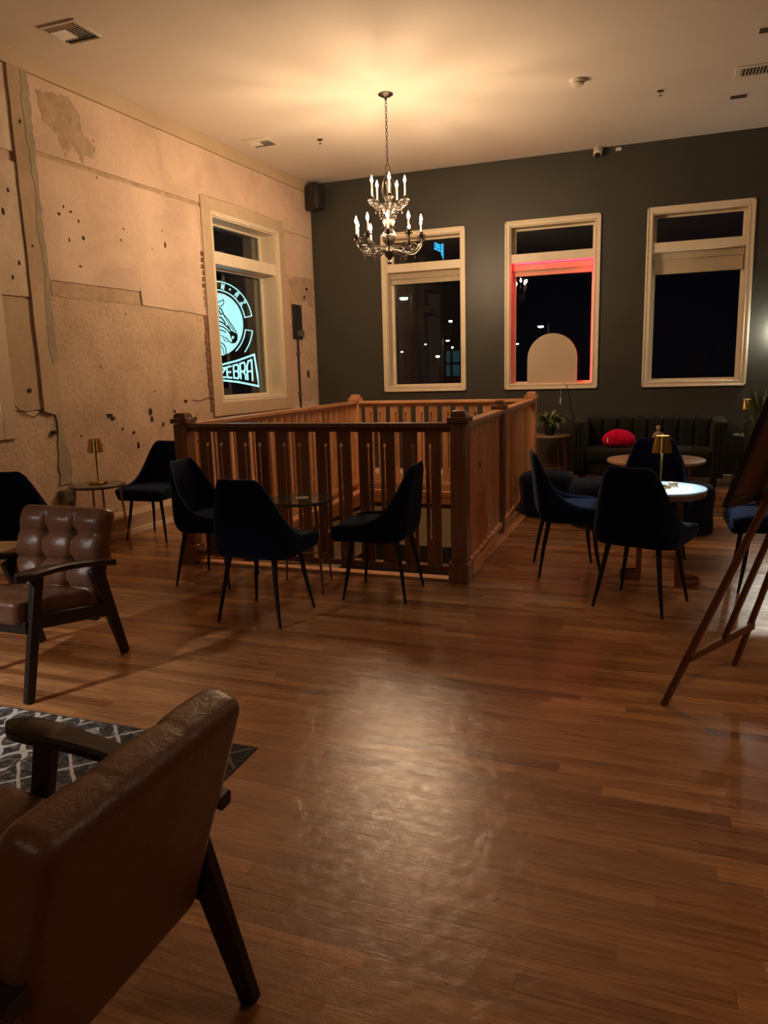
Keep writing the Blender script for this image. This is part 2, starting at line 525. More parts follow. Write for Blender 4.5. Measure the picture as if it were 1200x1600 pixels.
    def rbox(s, h, r, seg=(8, 8, 8), fn=None, mi=0, c=(0, 0, 0)):
        """rounded box with dense faces; fn deforms each point"""
        hx = Vector(h)
        r = min(r, min(h) * 0.999)
        axes = []
        for k in range(3):
            e = [-h[k], -h[k] + 0.3 * r, -h[k] + 0.65 * r, -h[k] + r]
            n = seg[k]
            mid = [(-h[k] + r) + (2 * (h[k] - r)) * i / n for i in range(1, n)]
            axes.append(e + mid + [-q for q in e[::-1]])
        key = {}
        vs, fs = [], []
        def vid(p):
            kk = tuple(round(q, 6) for q in p)
            if kk not in key:
                key[kk] = len(vs)
                q = Vector([max(-(h[i] - r), min(h[i] - r, p[i])) for i in range(3)])
                d = Vector(p) - q
                q = q + d.normalized() * r if d.length > 0 else Vector(p)
                q = fn(q) if fn else q
                vs.append((q[0] + c[0], q[1] + c[1], q[2] + c[2]))
            return key[kk]
        for k in range(3):
            i, j = (k + 1) % 3, (k + 2) % 3
            for sg in (-1, 1):
                for a in range(len(axes[i]) - 1):
                    for b_ in range(len(axes[j]) - 1):
                        q = []
                        for (da, db) in ((0, 0), (1, 0), (1, 1), (0, 1)):
                            p = [0, 0, 0]
                            p[k] = sg * h[k]; p[i] = axes[i][a + da]; p[j] = axes[j][b_ + db]
                            q.append(vid(p))
                        fs.append(tuple(q if sg > 0 else q[::-1]))
        s.add(vs, fs, mi, True)

    def mesh(s, name):
        me = bpy.data.meshes.new(name)
        me.from_pydata(s.v, [], s.f)
        me.polygons.foreach_set('material_index', s.m)
        me.polygons.foreach_set('use_smooth', s.sm)
        me.update()
        me.set_sharp_from_angle(angle=math.radians(42))
        return me

    def build(s, name, mats, parent=None, loc=(0, 0, 0), bevel=0.0, rot=None, segs=1):
        me = s.mesh(name)
        for mt in (mats if isinstance(mats, (list, tuple)) else [mats]):
            me.materials.append(mt)
        o = bpy.data.objects.new(name, me)
        COL.objects.link(o)
        o.location = loc
        if rot is not None:
            o.rotation_euler = rot
        if parent is not None:
            o.parent = parent
        if bevel:
            md = o.modifiers.new('edge', 'BEVEL')
            md.width = bevel; md.segments = segs; md.limit_method = 'ANGLE'
        return o


def tag(o, label=None, cat=None, group=None, kind=None):
    if label: o['label'] = label
    if cat: o['category'] = cat
    if group: o['group'] = group
    if kind: o['kind'] = kind
    return o


def thing(name, label, cat, loc=(0, 0, 0), rz=0.0, group=None, scale=None):
    o = bpy.data.objects.new(name, None)
    o.empty_display_size = 0.1
    o.location = loc
    o.rotation_euler = (0, 0, rz)
    COL.objects.link(o)
    return tag(o, label, cat, group)


def copy_tree(o, parent=None):
    c = o.copy()
    COL.objects.link(c)
    if parent is not None:
        c.parent = parent
    for ch in list(o.children):
        copy_tree(ch, c)
    return c


def struct(o):
    o['kind'] = 'structure'
    return o


rnd = random.Random(7)

# ------------------------------------------------------------------ setting
YB, ZC = 10.02, 4.05
# left wall frame: local x = distance along the wall, local -y = into the room
WA = Vector((-4.95, 4.95, 0)); WB = Vector((-4.745, 10.02, 0))
WD = (WB - WA).normalized()
WO = WA - WD * 4.95
WROT = math.atan2(WD.y, WD.x)


def on_wall(s_, off=0.0, z=0.0):
    n_in = Vector((WD.y, -WD.x, 0))
    return WO + WD * s_ + n_in * off + Vector((0, 0, z))


HX0, HX1, HY0, HY1 = -3.44, -1.33, 4.95, 8.56      # stairwell opening

# floor boards
floor = MB()
floor.bx(-5.3, HX0, -3.2, YB, -0.20, -0.006)
floor.bx(HX1, 3.4, -3.2, YB, -0.20, -0.006)
floor.bx(HX0, HX1, -3.2, HY0, -0.20, -0.006)
floor.bx(HX0, HX1, HY1, YB, -0.20, -0.006)
floor_o = struct(floor.build('floor', M['subfloor']))
BW = 0.057


def board_mesh(mb, tones, x0, x1, y0, y1, tone, rs):
    g_ = 0.0007 if rs.random() < 0.07 else 0.00008
    x0 += g_; x1 -= g_; y0 += g_; y1 -= g_
    c_ = 0.0001
    dz = [rs.uniform(-0.00006, 0.00006) for _ in range(4)]
    top = [(x0 + c_, y0 + c_, dz[0]), (x1 - c_, y0 + c_, dz[1]), (x1 - c_, y1 - c_, dz[2]), (x0 + c_, y1 - c_, dz[3])]
    low = [(x0, y0, -0.00015), (x1, y0, -0.00015), (x1, y1, -0.00015), (x0, y1, -0.00015)]
    mb.add(top + low, [(0, 1, 2, 3), (4, 5, 1, 0), (5, 6, 2, 1), (6, 7, 3, 2), (7, 4, 0, 3)])
    tones += [tone] * 5


def set_tone(me, tones):
    a = me.attributes.new('tone', 'FLOAT', 'FACE')
    a.data.foreach_set('value', tones)


rs = random.Random(3)
boards = []
row = 0
y = -3.1
while y < YB - 0.02:
    spans = [(-5.05, 3.3)]
    if y + BW > HY0 - 0.09 and y < HY1 + 0.02:
        spans = [(-5.05, HX0 - 0.02), (HX1 + 0.02, 3.3)]
    for (a, b_) in spans:
        x = a - rs.uniform(0, 0.8)
        while x < b_:
            L = rs.choice([0.35, 0.5, 0.7, 0.9, 1.1, 1.4]) * rs.uniform(0.85, 1.15)
            x0, x1 = max(a, x), min(b_, x + L)
            if x1 - x0 > 0.04:
                tone = min(1, max(0, rs.gauss(0.48, 0.27)))
                if rs.random() < 0.06:
                    tone = rs.uniform(0.88, 1.0)
                boards.append((x0, x1, y, min(y + BW, YB - 0.01), tone))
            x += L
    y += BW
cam_loc = Vector((0, 0, 1.45))


def px(p):
    q = Vector(p) - cam_loc
    w = q.dot(fw)
    if w < 0.1:
        return None
    return (600 + F_PX * q.dot(rr) / w, 800 + F_PX * q.dot(dd) / w)


def seen(bd):
    for fx in (0, 0.5, 1):
        p = px((bd[0] + (bd[1] - bd[0]) * fx, bd[2] + BW / 2, 0))
        if p and -5 < p[0] < 1205 and -5 < p[1] < 1605:
            return True
    return False


vis = [b_ for b_ in boards if seen(b_)]
vis.sort(key=lambda b_: ((b_[0] + b_[1]) / 2) ** 2 * 0.7 + b_[2] ** 2)
near = set(vis[:298])
mb, tones = MB(), []
for bd in boards:
    if bd not in near:
        board_mesh(mb, tones, *bd, rs)
o = mb.build('floor_boards', M['floor'], floor_o)
set_tone(o.data, tones)
o['kind'] = 'stuff'
for bd in vis[:298]:
    mb, tones = MB(), []
    cx_, cy_ = (bd[0] + bd[1]) / 2, bd[2]
    board_mesh(mb, tones, bd[0] - cx_, bd[1] - cx_, bd[2] - cy_, bd[3] - cy_, bd[4], rs)
    o = mb.build('floor_board', M['floor'], floor_o, (cx_, cy_, 0))
    set_tone(o.data, tones)

# nosing boards round the stair opening
tr = MB()
tr.bx(HX0 - 0.10, HX1 + 0.10, HY0 - 0.10, HY0, -0.03, 0.012)
tr.bx(HX0 - 0.10, HX1 + 0.10, HY1, HY1 + 0.05, -0.03, 0.012)
tr.bx(HX0 - 0.10, HX0, HY0, HY1, -0.03, 0.012)
tr.bx(HX1, HX1 + 0.10, HY0, HY1, -0.03, 0.012)
struct(tr.build('trim_1', M['fir_rail_x'], bevel=0.004))

# ceiling
c = MB()
c.bx(-5.3, 3.4, -3.2, YB + 0.3, ZC, ZC + 0.15)
struct(c.build('ceiling', M['ceiling']))


def wall_with_holes(mb, x0, x1, z0, z1, holes, y0, y1, mi=0):
    xs = sorted(holes, key=lambda h: h[0])
    x = x0
    for (a, b_, c_, d_) in xs:
        mb.bx(x, a, y0, y1, z0, z1, mi)
        mb.bx(a, b_, y0, y1, z0, c_, mi)
        mb.bx(a, b_, y0, y1, d_, z1, mi)
        x = b_
    mb.bx(x, x1, y0, y1, z0, z1, mi)


WINS = [(-3.64, -2.585), (-1.93, -0.865), (-0.20, 0.855)]
WZ0, WZ1 = 1.235, 3.235
wb = MB()
wall_with_holes(wb, -5.4, 3.4, 0, ZC, [(a, b_, WZ0, WZ1) for a, b_ in WINS], YB, YB + 0.34)
struct(wb.build('wall_back', M['charcoal']))
w = MB(); w.bx(3.3, 3.45, -3.2, YB + 0.3, 0, ZC)
struct(w.build('wall_right', M['room_paint']))
w = MB(); w.bx(-5.4, 3.4, -3.35, -3.2, 0, ZC)
struct(w.build('wall_front', M['room_paint']))

# left wall (local frame)
LW = (7.60, 9.0, 1.19, 3.235)
LW2 = (3.1, 4.49, 1.19, 3.235)
wl = MB()
wall_with_holes(wl, -3.4, 10.3, 0, ZC, [LW2, LW], 0.0, 0.37)
left = struct(wl.build('wall_left', M['concrete'], None, WO, rot=(0, 0, WROT)))


def jag(poly, amp, step, rs_):
    out_ = []
    n = len(poly)
    for i in range(n):
        a, b_ = Vector(poly[i]), Vector(poly[(i + 1) % n])
        k = max(1, int((b_ - a).length / step))
        nrm = Vector((-(b_ - a).y, (b_ - a).x)).normalized()
        for j in range(k):
            p = a.lerp(b_, j / k)
            if j:
                p = p + nrm * rs_.uniform(-amp, amp)
            out_.append((p.x, p.y))
    return out_


def wall_panel(name, poly, t, mat, amp=0.008, step=0.07, label=None):
    mb = MB()
    mb.prism(jag(poly, amp, step, rs), -t, 0.0)
    # triangulate the cap faces safely
    o = mb.build(name, mat, left)
    bm = bmesh.new(); bm.from_mesh(o.data)
    bmesh.ops.triangulate(bm, faces=[f for f in bm.faces if len(f.verts) > 4])
    bm.to_mesh(o.data); bm.free()
    if label:
        o['label'] = label
    return o


R4 = lambda a, b_, c_, d_: [(a, c_), (b_, c_), (b_, d_), (a, d_)]
wall_panel('plaster_panel', R4(5.15, 9.98, 3.325, 3.905), 0.014, M['plaster'], 0.003, 0.3)
wall_panel('plaster_panel', [(5.16, 2.30), (6.32, 2.30), (6.33, 2.17), (7.39, 2.13), (7.39, 3.28), (5.16, 3.285)], 0.014, M['plaster'], 0.004, 0.12)
wall_panel('plaster_panel', [(9.22, 2.75), (9.98, 2.75), (9.98, 3.32), (9.22, 3.30)], 0.010, M['plaster'], 0.02, 0.12)
wall_panel('plaster_joint', R4(5.15, 7.40, 3.285, 3.325), 0.004, M['stain'], 0.003, 0.2, 'dark recessed joint between plaster panels')
wall_panel('scratched_strip', R4(5.20, 6.31, 2.17, 2.285), 0.006, M['stain'], 0.008, 0.05, 'brown strip with scratched glue lines')
wall_panel('plaster_panel', R4(4.50, 4.952, 2.14, 3.18), 0.020, M['plaster_pale'], 0.004, 0.12, 'pale scuffed plaster panel')
wall_panel('plaster_panel', R4(4.30, 4.952, 3.26, 3.905), 0.016, M['plaster_pale'], 0.004, 0.12, 'pale scuffed plaster panel')
wall_panel('plaster_panel', R4(4.55, 4.96, 1.22, 2.12), 0.012, M['plaster_grey'], 0.012, 0.08, 'brown skim coated panel')
wall_panel('pilaster', [(4.955, 1.20), (5.06, 1.17), (5.145, 1.21), (5.14, 3.905), (4.955, 3.905)], 0.036, M['plaster_grey'], 0.004, 0.15)
wall_panel('mortar_patch', [(5.07, 1.75), (5.10, 1.60), (5.15, 1.62), (5.155, 2.4), (5.15, 3.90), (5.08, 3.90), (5.07, 3.5), (5.11, 3.0), (5.08, 2.7), (5.12, 2.35), (5.09, 2.1)], 0.039, M['patch'], 0.010, 0.05)
wall_panel('mortar_patch', [(5.09, 1.22), (5.14, 1.22), (5.17, 0.95), (5.20, 0.80), (5.20, 0.55), (5.06, 0.55), (5.08, 0.80), (5.10, 1.0)], 0.012, M['patch'], 0.012, 0.05)
wall_panel('glue_stain', [(5.24, 3.80), (5.60, 3.86), (5.72, 3.74), (5.74, 3.58), (5.88, 3.52), (5.84, 3.42), (5.72, 3.40), (5.70, 3.33), (5.60, 3.46), (5.50, 3.34), (5.44, 3.52), (5.28, 3.58)], 0.0155, M['stain'], 0.018, 0.04)
wall_panel('glue_stain', [(9.30, 2.70), (9.80, 3.05), (9.98, 2.95), (9.98, 2.35), (9.7, 2.45), (9.45, 2.42)], 0.004, M['stain'], 0.03, 0.05)
wall_panel('glue_stain', [(9.22, 1.02), (9.98, 1.10), (9.98, 0.70), (9.22, 0.68)], 0.006, M['plaster_pale'], 0.03, 0.05)
wall_panel('header_board', R4(-3.3, 10.05, 3.915, 4.05), 0.022, M['crown'], 0, 9)
# small holes and spalls: chips knocked out of the plaster
for (hs, hz, hw, hh) in [(5.42, 2.93, .012, .018), (5.5, 2.9, .02, .012), (5.36, 2.86, .02, .015), (5.58, 2.84, .012, .02), (5.62, 2.70, .02, .02), (5.45, 2.66, .012, .02),
                         (6.15, 2.86, .012, .012), (6.10, 2.75, .012, .012), (6.75, 2.80, .018, .04), (5.55, 2.45, .02, .012), (6.72, 2.93, .008, .01),
                         (5.74, 1.12, .035, .025), (5.78, 1.09, .02, .02), (6.32, 1.12, .016, .05), (6.335, 1.05, .012, .03), (6.5, 0.98, .012, .02), (6.05, 0.93, .018, .012), (5.9, 0.98, .01, .01), (6.7, 1.1, .012, .016), (6.1, 0.80, .01, .03), (5.6, 0.85, .012, .01), (5.05, 1.02, .03, .02), (4.88, 2.40, .015, .02),
                         (4.80, 2.28, .012, .02), (5.02, 2.55, .014, .014), (5.03, 3.50, .015, .02), (4.85, 2.95, .012, .02), (4.78, 2.78, .015, .03), (6.9, 1.2, .03, .015),
                         (7.05, 1.0, .03, .02), (4.84, 1.38, .02, .02), (9.40, 2.15, .02, .01), (9.72, 1.45, .03, .05), (9.78, 2.62, .03, .02), (9.70, 2.5, .02, .03)]:
    poly = [(hs + hw * math.cos(a) * rs.uniform(.6, 1.2), hz + hh * math.sin(a) * rs.uniform(.6, 1.2)) for a in [k * PI / 4 for k in range(8)]]
    mb = MB(); mb.prism(poly, -0.0375 if 4.955 < hs < 5.15 else (-0.0215 if hs < 4.95 else -0.0150), -0.001)
    mb.build('chipped_hole', M['hole'], left)
# cracks
for path in ([(4.66, 1.28), (4.75, 1.20), (4.85, 1.16), (4.95, 1.20), (5.08, 1.18), (5.09, 1.0)], [(7.0, 1.21), (7.15, 1.19), (7.30, 1.22), (7.38, 1.21)],
             [(7.33, 3.28), (7.37, 3.0), (7.36, 2.7)], [(7.41, 3.42), (8.2, 3.43), (9.0, 3.41), (9.2, 3.42)], [(6.32, 2.34), (6.32, 2.16)]):
    mb = MB(); mb.tube([(p[0], -0.012, p[1]) for p in path], 0.0038, 4)
    mb.build('crack', M['hole'], left)
# exposed brick edge beside the window casing
k = 0
z = 1.06
while z < 2.78:
    wv_ = rs.uniform(0.035, 0.06)
    mb = MB(); mb.bx(7.39 - wv_, 7.392, -0.014, 0.0, z, z + 0.058)
    mb.build('brick', M['brick'], left, bevel=0.003)
    z += 0.068
# raised plinth at the foot of the wall with a shoe moulding
mb = MB()
mb.bx(-3.3, 10.1, -0.25, 0.0, 0.0, 0.187)
struct(mb.build('baseboard_left', M['tan'], None, WO, rot=(0, 0, WROT), bevel=0.008))
mb = MB(); mb.bx(-3.3, 10.05, -0.268, -0.25, 0.0, 0.06)
struct(mb.build('trim_2', M['cream'], None, WO, rot=(0, 0, WROT), bevel=0.005))
mb = MB(); mb.bx(-4.5, 3.3, YB - 0.018, YB, 0.0, 0.085)
struct(mb.build('baseboard_back', M['cream'], bevel=0.004))


# ------------------------------------------------------------------ windows
def window(name, loc, rz, w_, z0, z1, cas=0.065, depth=0.18, wall_t=0.34, transom=(2.785, 2.895), flat_casing=None):
    """local x from 0..w_ is the opening, local -y the room, +y outdoors"""
    root = thing(name, None, None, loc, rz)
    struct(root)
    for (a, b_, c_, d_) in ((-cas, 0, z0 - cas, z1 + cas), (w_, w_ + cas, z0 - cas, z1 + cas), (0, w_, z1, z1 + cas), (0, w_, z0 - cas, z0)):
        mb = MB()
        mb.bx(a, b_, -0.022, 0.0, c_, d_)
        o = mb.build('casing', M['cream'], root, bevel=0.004)
        # raised outer moulding of the casing
        m2 = MB()
        if d_ - c_ > w_:
            xo = a if a < 0 else b_
            sg = 1 if a < 0 else -1
            m2.bx(xo, xo + sg * 0.022, -0.034, -0.02, c_, d_)
            xi = b_ if a < 0 else a
            m2.bx(xi, xi - sg * 0.012, -0.028, -0.02, z0, z1)
        else:
            zo = d_ if c_ >= z1 else c_
            sg = -1 if c_ >= z1 else 1
            m2.bx(-cas, w_ + cas, -0.034, -0.02, zo, zo + sg * 0.022)
            zi = c_ if c_ >= z1 else d_
            m2.bx(0, w_, -0.028, -0.02, zi, zi - sg * 0.012)
        m2.build('moulding', M['cream'], o, bevel=0.003)
    for (a, b_, c_, d_) in ((0, 0.012, z0, z1), (w_ - 0.012, w_, z0, z1), (0.012, w_ - 0.012, z1 - 0.012, z1), (0.012, w_ - 0.012, z0, z0 + 0.014)):
        mb = MB(); mb.bx(a, b_, 0.0, wall_t - 0.02, c_, d_)
        mb.build('jamb', M['cream'], root)
    mb = MB(); mb.bx(0.012, w_ - 0.012, 0.012, depth + 0.03, transom[0], transom[1])
    mb.build('transom_bar', M['cream'], root, bevel=0.004)
    st = 0.035
    for (c_, d_) in ((z0 + 0.014, transom[0]), (transom[1], z1 - 0.012)):
        mb = MB()
        mb.bx(0.012, 0.012 + st, depth, depth + 0.03, c_, d_)
        mb.bx(w_ - 0.012 - st, w_ - 0.012, depth, depth + 0.03, c_, d_)
        mb.bx(0.012 + st, w_ - 0.012 - st, depth, depth + 0.03, c_, c_ + st * 0.6)
        mb.bx(0.012 + st, w_ - 0.012 - st, depth, depth + 0.03, d_ - st * 0.6, d_)
        sash = mb.build('sash', M['cream'], root)
        mb = MB(); mb.bx(0.012 + st, w_ - 0.012 - st, depth + 0.012, depth + 0.016, c_ + st * 0.6, d_ - st * 0.6)
        mb.build('pane', M['glass'], sash)
    return root


window('window_1', on_wall(7.60), WROT, 1.40, 1.19, 3.235, 0.045, 0.22, 0.37, (2.72, 2.86))
window('window_5', on_wall(3.1), WROT, 1.39, 1.19, 3.235, 0.045, 0.22, 0.37, (2.72, 2.86))
for k, (a, b_) in enumerate(WINS):
    window('window_%d' % (k + 2), (a, YB, 0), 0, b_ - a, WZ0, WZ1)
# wide flat tan boards round the windows of the concrete wall
for n_, (s0, s1) in enumerate(((7.555, 9.045), (3.055, 4.535))):
    mb = MB()
    for (a, b_, c_, d_) in ((s0 - 0.165, s0, 1.0, 3.41), (s1, s1 + 0.13, 1.0, 3.41), (s0, s1, 3.28, 3.41), (s0, s1, 1.0, 1.145)):
        mb.bx(a, b_, -0.032, 0.0, c_, d_)
    struct(mb.build('trim_%d' % (3 + n_), M['tan'], None, WO, rot=(0, 0, WROT), bevel=0.003))

# roller shades in the three back windows
for k, (a, b_) in enumerate(WINS):
    lab = ['rolled up woven shade in the left back window behind the chandelier', 'rolled up shade lit red above the arch board',
           'partly lowered beige shade in the right back window'][k]
    t = thing('roller_shade', lab, 'shade', ((a + b_) / 2, YB, 2.785 if k != 1 else 2.779))
    hw = (b_ - a) / 2 - 0.015
    mb = MB(); mb.bx(-hw, hw, 0.115, 0.172, -0.085, 0.0)
    mb.build('cassette', M['shade'], t, bevel=0.008)
    mb = MB(); mb.bx(-hw + 0.015, hw - 0.015, 0.135, 0.145, -0.235 if k == 2 else -0.135, -0.08)
    mb.build('shade_fabric', M['shade'], t)
    mb = MB(); mb.bx(-hw + 0.015, hw - 0.015, 0.130, 0.150, (-0.25 if k == 2 else -0.15), (-0.235 if k == 2 else -0.135))
    mb.build('hem_bar', M['shade'], t, bevel=0.003)

# ------------------------------------------------------------------ stairwell below the opening
sw = MB()
sw.bx(HX0 - 0.15, HX0, HY0, HY1, -0.75, -0.14)
sw.bx(HX1, HX1 + 0.15, HY0, HY1, -3.2, -0.14)
sw.bx(HX0 - 0.15, HX1 + 0.15, HY1, HY1 + 0.15, -0.68, -0.14)
sw.bx(HX0 - 0.15, HX1 + 0.15, HY0 - 0.15, HY0, -3.2, -0.14)
struct(sw.build('wall_stairwell', M['beige_wall']))
sw = MB(); sw.bx(-6.0, 0.5, 3.5, 13.0, -3.3, -3.2)
struct(sw.build('floor_lower', M['subfloor']))
sw = MB(); sw.bx(-6.0, 0.5, 12.0, 12.1, -3.2, -0.25); sw.bx(-6.1, -6.0, 3.5, 12.1, -3.2, -0.25)
struct(sw.build('wall_lower', M['room_paint']))
sw = MB()
for (a, b_) in ((-0.065, 0.0), (-0.145, -0.072)):
    sw.bx(HX0 + 0.001, HX1, HY1 - 0.02, HY1, a, b_)
    sw.bx(HX0, HX0 + 0.02, HY0, HY1, a, b_)
    sw.bx(HX1 - 0.02, HX1, HY0, HY1, a, b_)
struct(sw.build('trim_5', M['fascia']))
# a framed picture and a leafy plant standing on the lower floor, seen through the opening
t = thing('framed_picture', 'dark picture in a pale frame on the lower level, seen between the balusters', 'picture', (-2.55, 9.9, -1.15))
mb = MB(); mb.bx(-0.22, 0.22, 0.0, 0.03, -0.02, 0.55); mb.build('picture_panel', M['sign_black'], t)
mb = MB(); mb.bx(0.22, 0.26, -0.01, 0.035, -0.04, 0.58); mb.bx(-0.26, 0.26, -0.01, 0.035, 0.55, 0.585); mb.build('picture_frame', M['white_plastic'], t)

# ------------------------------------------------------------------ stair railing
def baluster_mesh(side):
    """flat board .105 wide with a keyhole slot; local z 0..h, thin in y"""
    w_, h_, t_ = 0.103, 0.945, 0.020
    z_lo, z_hi = 0.205, 0.820
    xs_ = side * 0.022
    r1, sl = 0.0150, 0.0068
    inner = []
    # around the hole: left side up, top circle, right side down, bottom circle
    for k in range(4):
        inner.append((xs_ - sl, z_lo + (z_hi - z_lo) * k / 3))
    for k in range(7):
        a = PI * 1.15 - (PI * 1.3) * k / 6
        inner.append((xs_ + r1 * math.cos(a), z_hi + 0.014 + r1 * math.sin(a)))
    for k in range(4):
        inner.append((xs_ + sl, z_hi - (z_hi - z_lo) * k / 3))
    for k in range(5):
        a = -PI * 0.1 - (PI * 0.8) * k / 4
        inner.append((xs_ + r1 * 0.8 * math.cos(a), z_lo - 0.008 + r1 * 0.8 * math.sin(a)))
    outer = []
    n = len(inner)
    for k, (x, z) in enumerate(inner):
        if k < 4: outer.append((-w_ / 2, [0.10, 0.35, 0.6, z_hi][k]))
        elif k < 11:
            j = k - 4
            outer.append([(-w_ / 2, 0.88), (-w_ / 2, h_), (-0.02, h_), (xs_, h_), (0.03, h_), (w_ / 2, h_), (w_ / 2, 0.88)][j])
        elif k < 15: outer.append((w_ / 2, [z_hi, 0.6, 0.35, 0.10][k - 11]))
        else:
            j = k - 15
            outer.append([(w_ / 2, 0.03), (w_ / 2, 0), (0, 0), (-w_ / 2, 0), (-w_ / 2, 0.03)][j])
    vs = [(x, -t_ / 2, z) for x, z in inner] + [(x, -t_ / 2, z) for x, z in outer] + [(x, t_ / 2, z) for x, z in inner] + [(x, t_ / 2, z) for x, z in outer]
    fs = []
    for k in range(n):
        l = (k + 1) % n
        fs += [(k, n + k, n + l, l), (2 * n + l, 3 * n + l, 3 * n + k, 2 * n + k), (n + k, 3 * n + k, 3 * n + l, n + l), (l, 2 * n + l, 2 * n + k, k)]
    mb = MB(); mb.add(vs, fs)
    return mb


rail = thing('stair_railing', 'fir wood guard railing with keyhole slat balusters around the stair opening', 'railing', ((HX0 + HX1) / 2, 6.7, 0))
RO = Vector(rail.location)
PN = {'nl': Vector((-3.475, 4.875, 0)), 'nr': Vector((-1.27, 4.86, 0)), 'fl': Vector((-3.60, 8.66, 0)), 'fr': Vector((-1.41, 8.62, 0))}
bal = {}
for sd in (-1, 1):
    for mt in ('fir', 'shaded_fir'):
        o = baluster_mesh(sd).build('baluster', M[mt])
        bal[(sd, mt)] = o.data
        bpy.data.objects.remove(o)


def run(a, b_, mt, spacing=0.166, frac=None):
    a, b_ = PN[a], PN[b_]
    d = (b_ - a); L = d.length; u = d.normalized(); ang = math.atan2(u.y, u.x)
    railm = M['fir_rail_x'] if abs(u.x) > 0.7 else M['fir_rail_y']
    n = int((L - 0.12) / spacing)
    for k in range(n):
        s_ = L / 2 + (k - (n - 1) / 2) * spacing
        p = a + u * s_
        o = bpy.data.objects.new('baluster', bal[(-1 if k % 2 else 1, mt)])
        COL.objects.link(o)
        o.parent = rail
        o.location = p - RO + Vector((0, 0, 0.112))
        o.rotation_euler = (0, 0, ang)
    mid = (a + b_) / 2 - RO
    for nm, z0, z1, wd in (('top_rail', 1.068, 1.104, 0.092), ('under_rail', 1.040, 1.068, 0.045), ('bottom_rail', 0.068, 0.112, 0.07)):
        mb = MB()
        mb.bx(-L / 2 + 0.05, L / 2 - 0.05, -wd / 2, wd / 2, z0, z1)
        mb.build(nm, (M['fir_rail_x'] if mt == 'fir' else M['shaded_fir']) if abs(u.x) > 0.7 else M['fir_rail_x'], rail, mid, 0.006, (0, 0, ang), 2)


run('nl', 'nr', 'shaded_fir')
run('fl', 'fr', 'fir')
run('nl', 'fl', 'fir')
run('nr', 'fr', 'fir')


def newel(p, mt, intermediate=False):
    mb = MB()
    w_ = 0.056 if not intermediate else 0.045
    if not intermediate:
        mb.bx(-0.072, 0.072, -0.072, 0.072, 0.0, 0.150)
        mb.bx(-w_, w_, -w_, w_, 0.150, 1.10)
    else:
        mb.bx(-w_, w_, -w_, w_, 0.0, 1.10)
    o = mb.build('newel_post', M[mt], rail, Vector(p) - RO, 0.004)
    mb = MB()
    c_ = w_ + 0.016
    mb.bx(-c_, c_, -c_, c_, 1.105, 1.142)
    c2 = w_ - 0.004
    vs = [(-c2, -c2, 1.142), (c2, -c2, 1.142), (c2, c2, 1.142), (-c2, c2, 1.142)]
    c3 = w_ - 0.016
    vs += [(-c2, -c2, 1.160), (c2, -c2, 1.160), (c2, c2, 1.160), (-c2, c2, 1.160), (-c3, -c3, 1.184), (c3, -c3, 1.184), (c3, c3, 1.184), (-c3, c3, 1.184)]
    fs = []
    for r_ in (0, 4):
        for k in range(4):
            fs.append((r_ + k, r_ + (k + 1) % 4, r_ + 4 + (k + 1) % 4, r_ + 4 + k))
    fs.append((8, 9, 10, 11))
    mb.add(vs, fs)
    mb.build('post_cap', M[mt], o, bevel=0.003)


newel(PN['nl'], 'shaded_fir'); newel(PN['nr'], 'shaded_fir'); newel(PN['fl'], 'fir'); newel(PN['fr'], 'fir')
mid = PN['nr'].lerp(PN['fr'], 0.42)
newel(mid, 'shaded_fir', True)


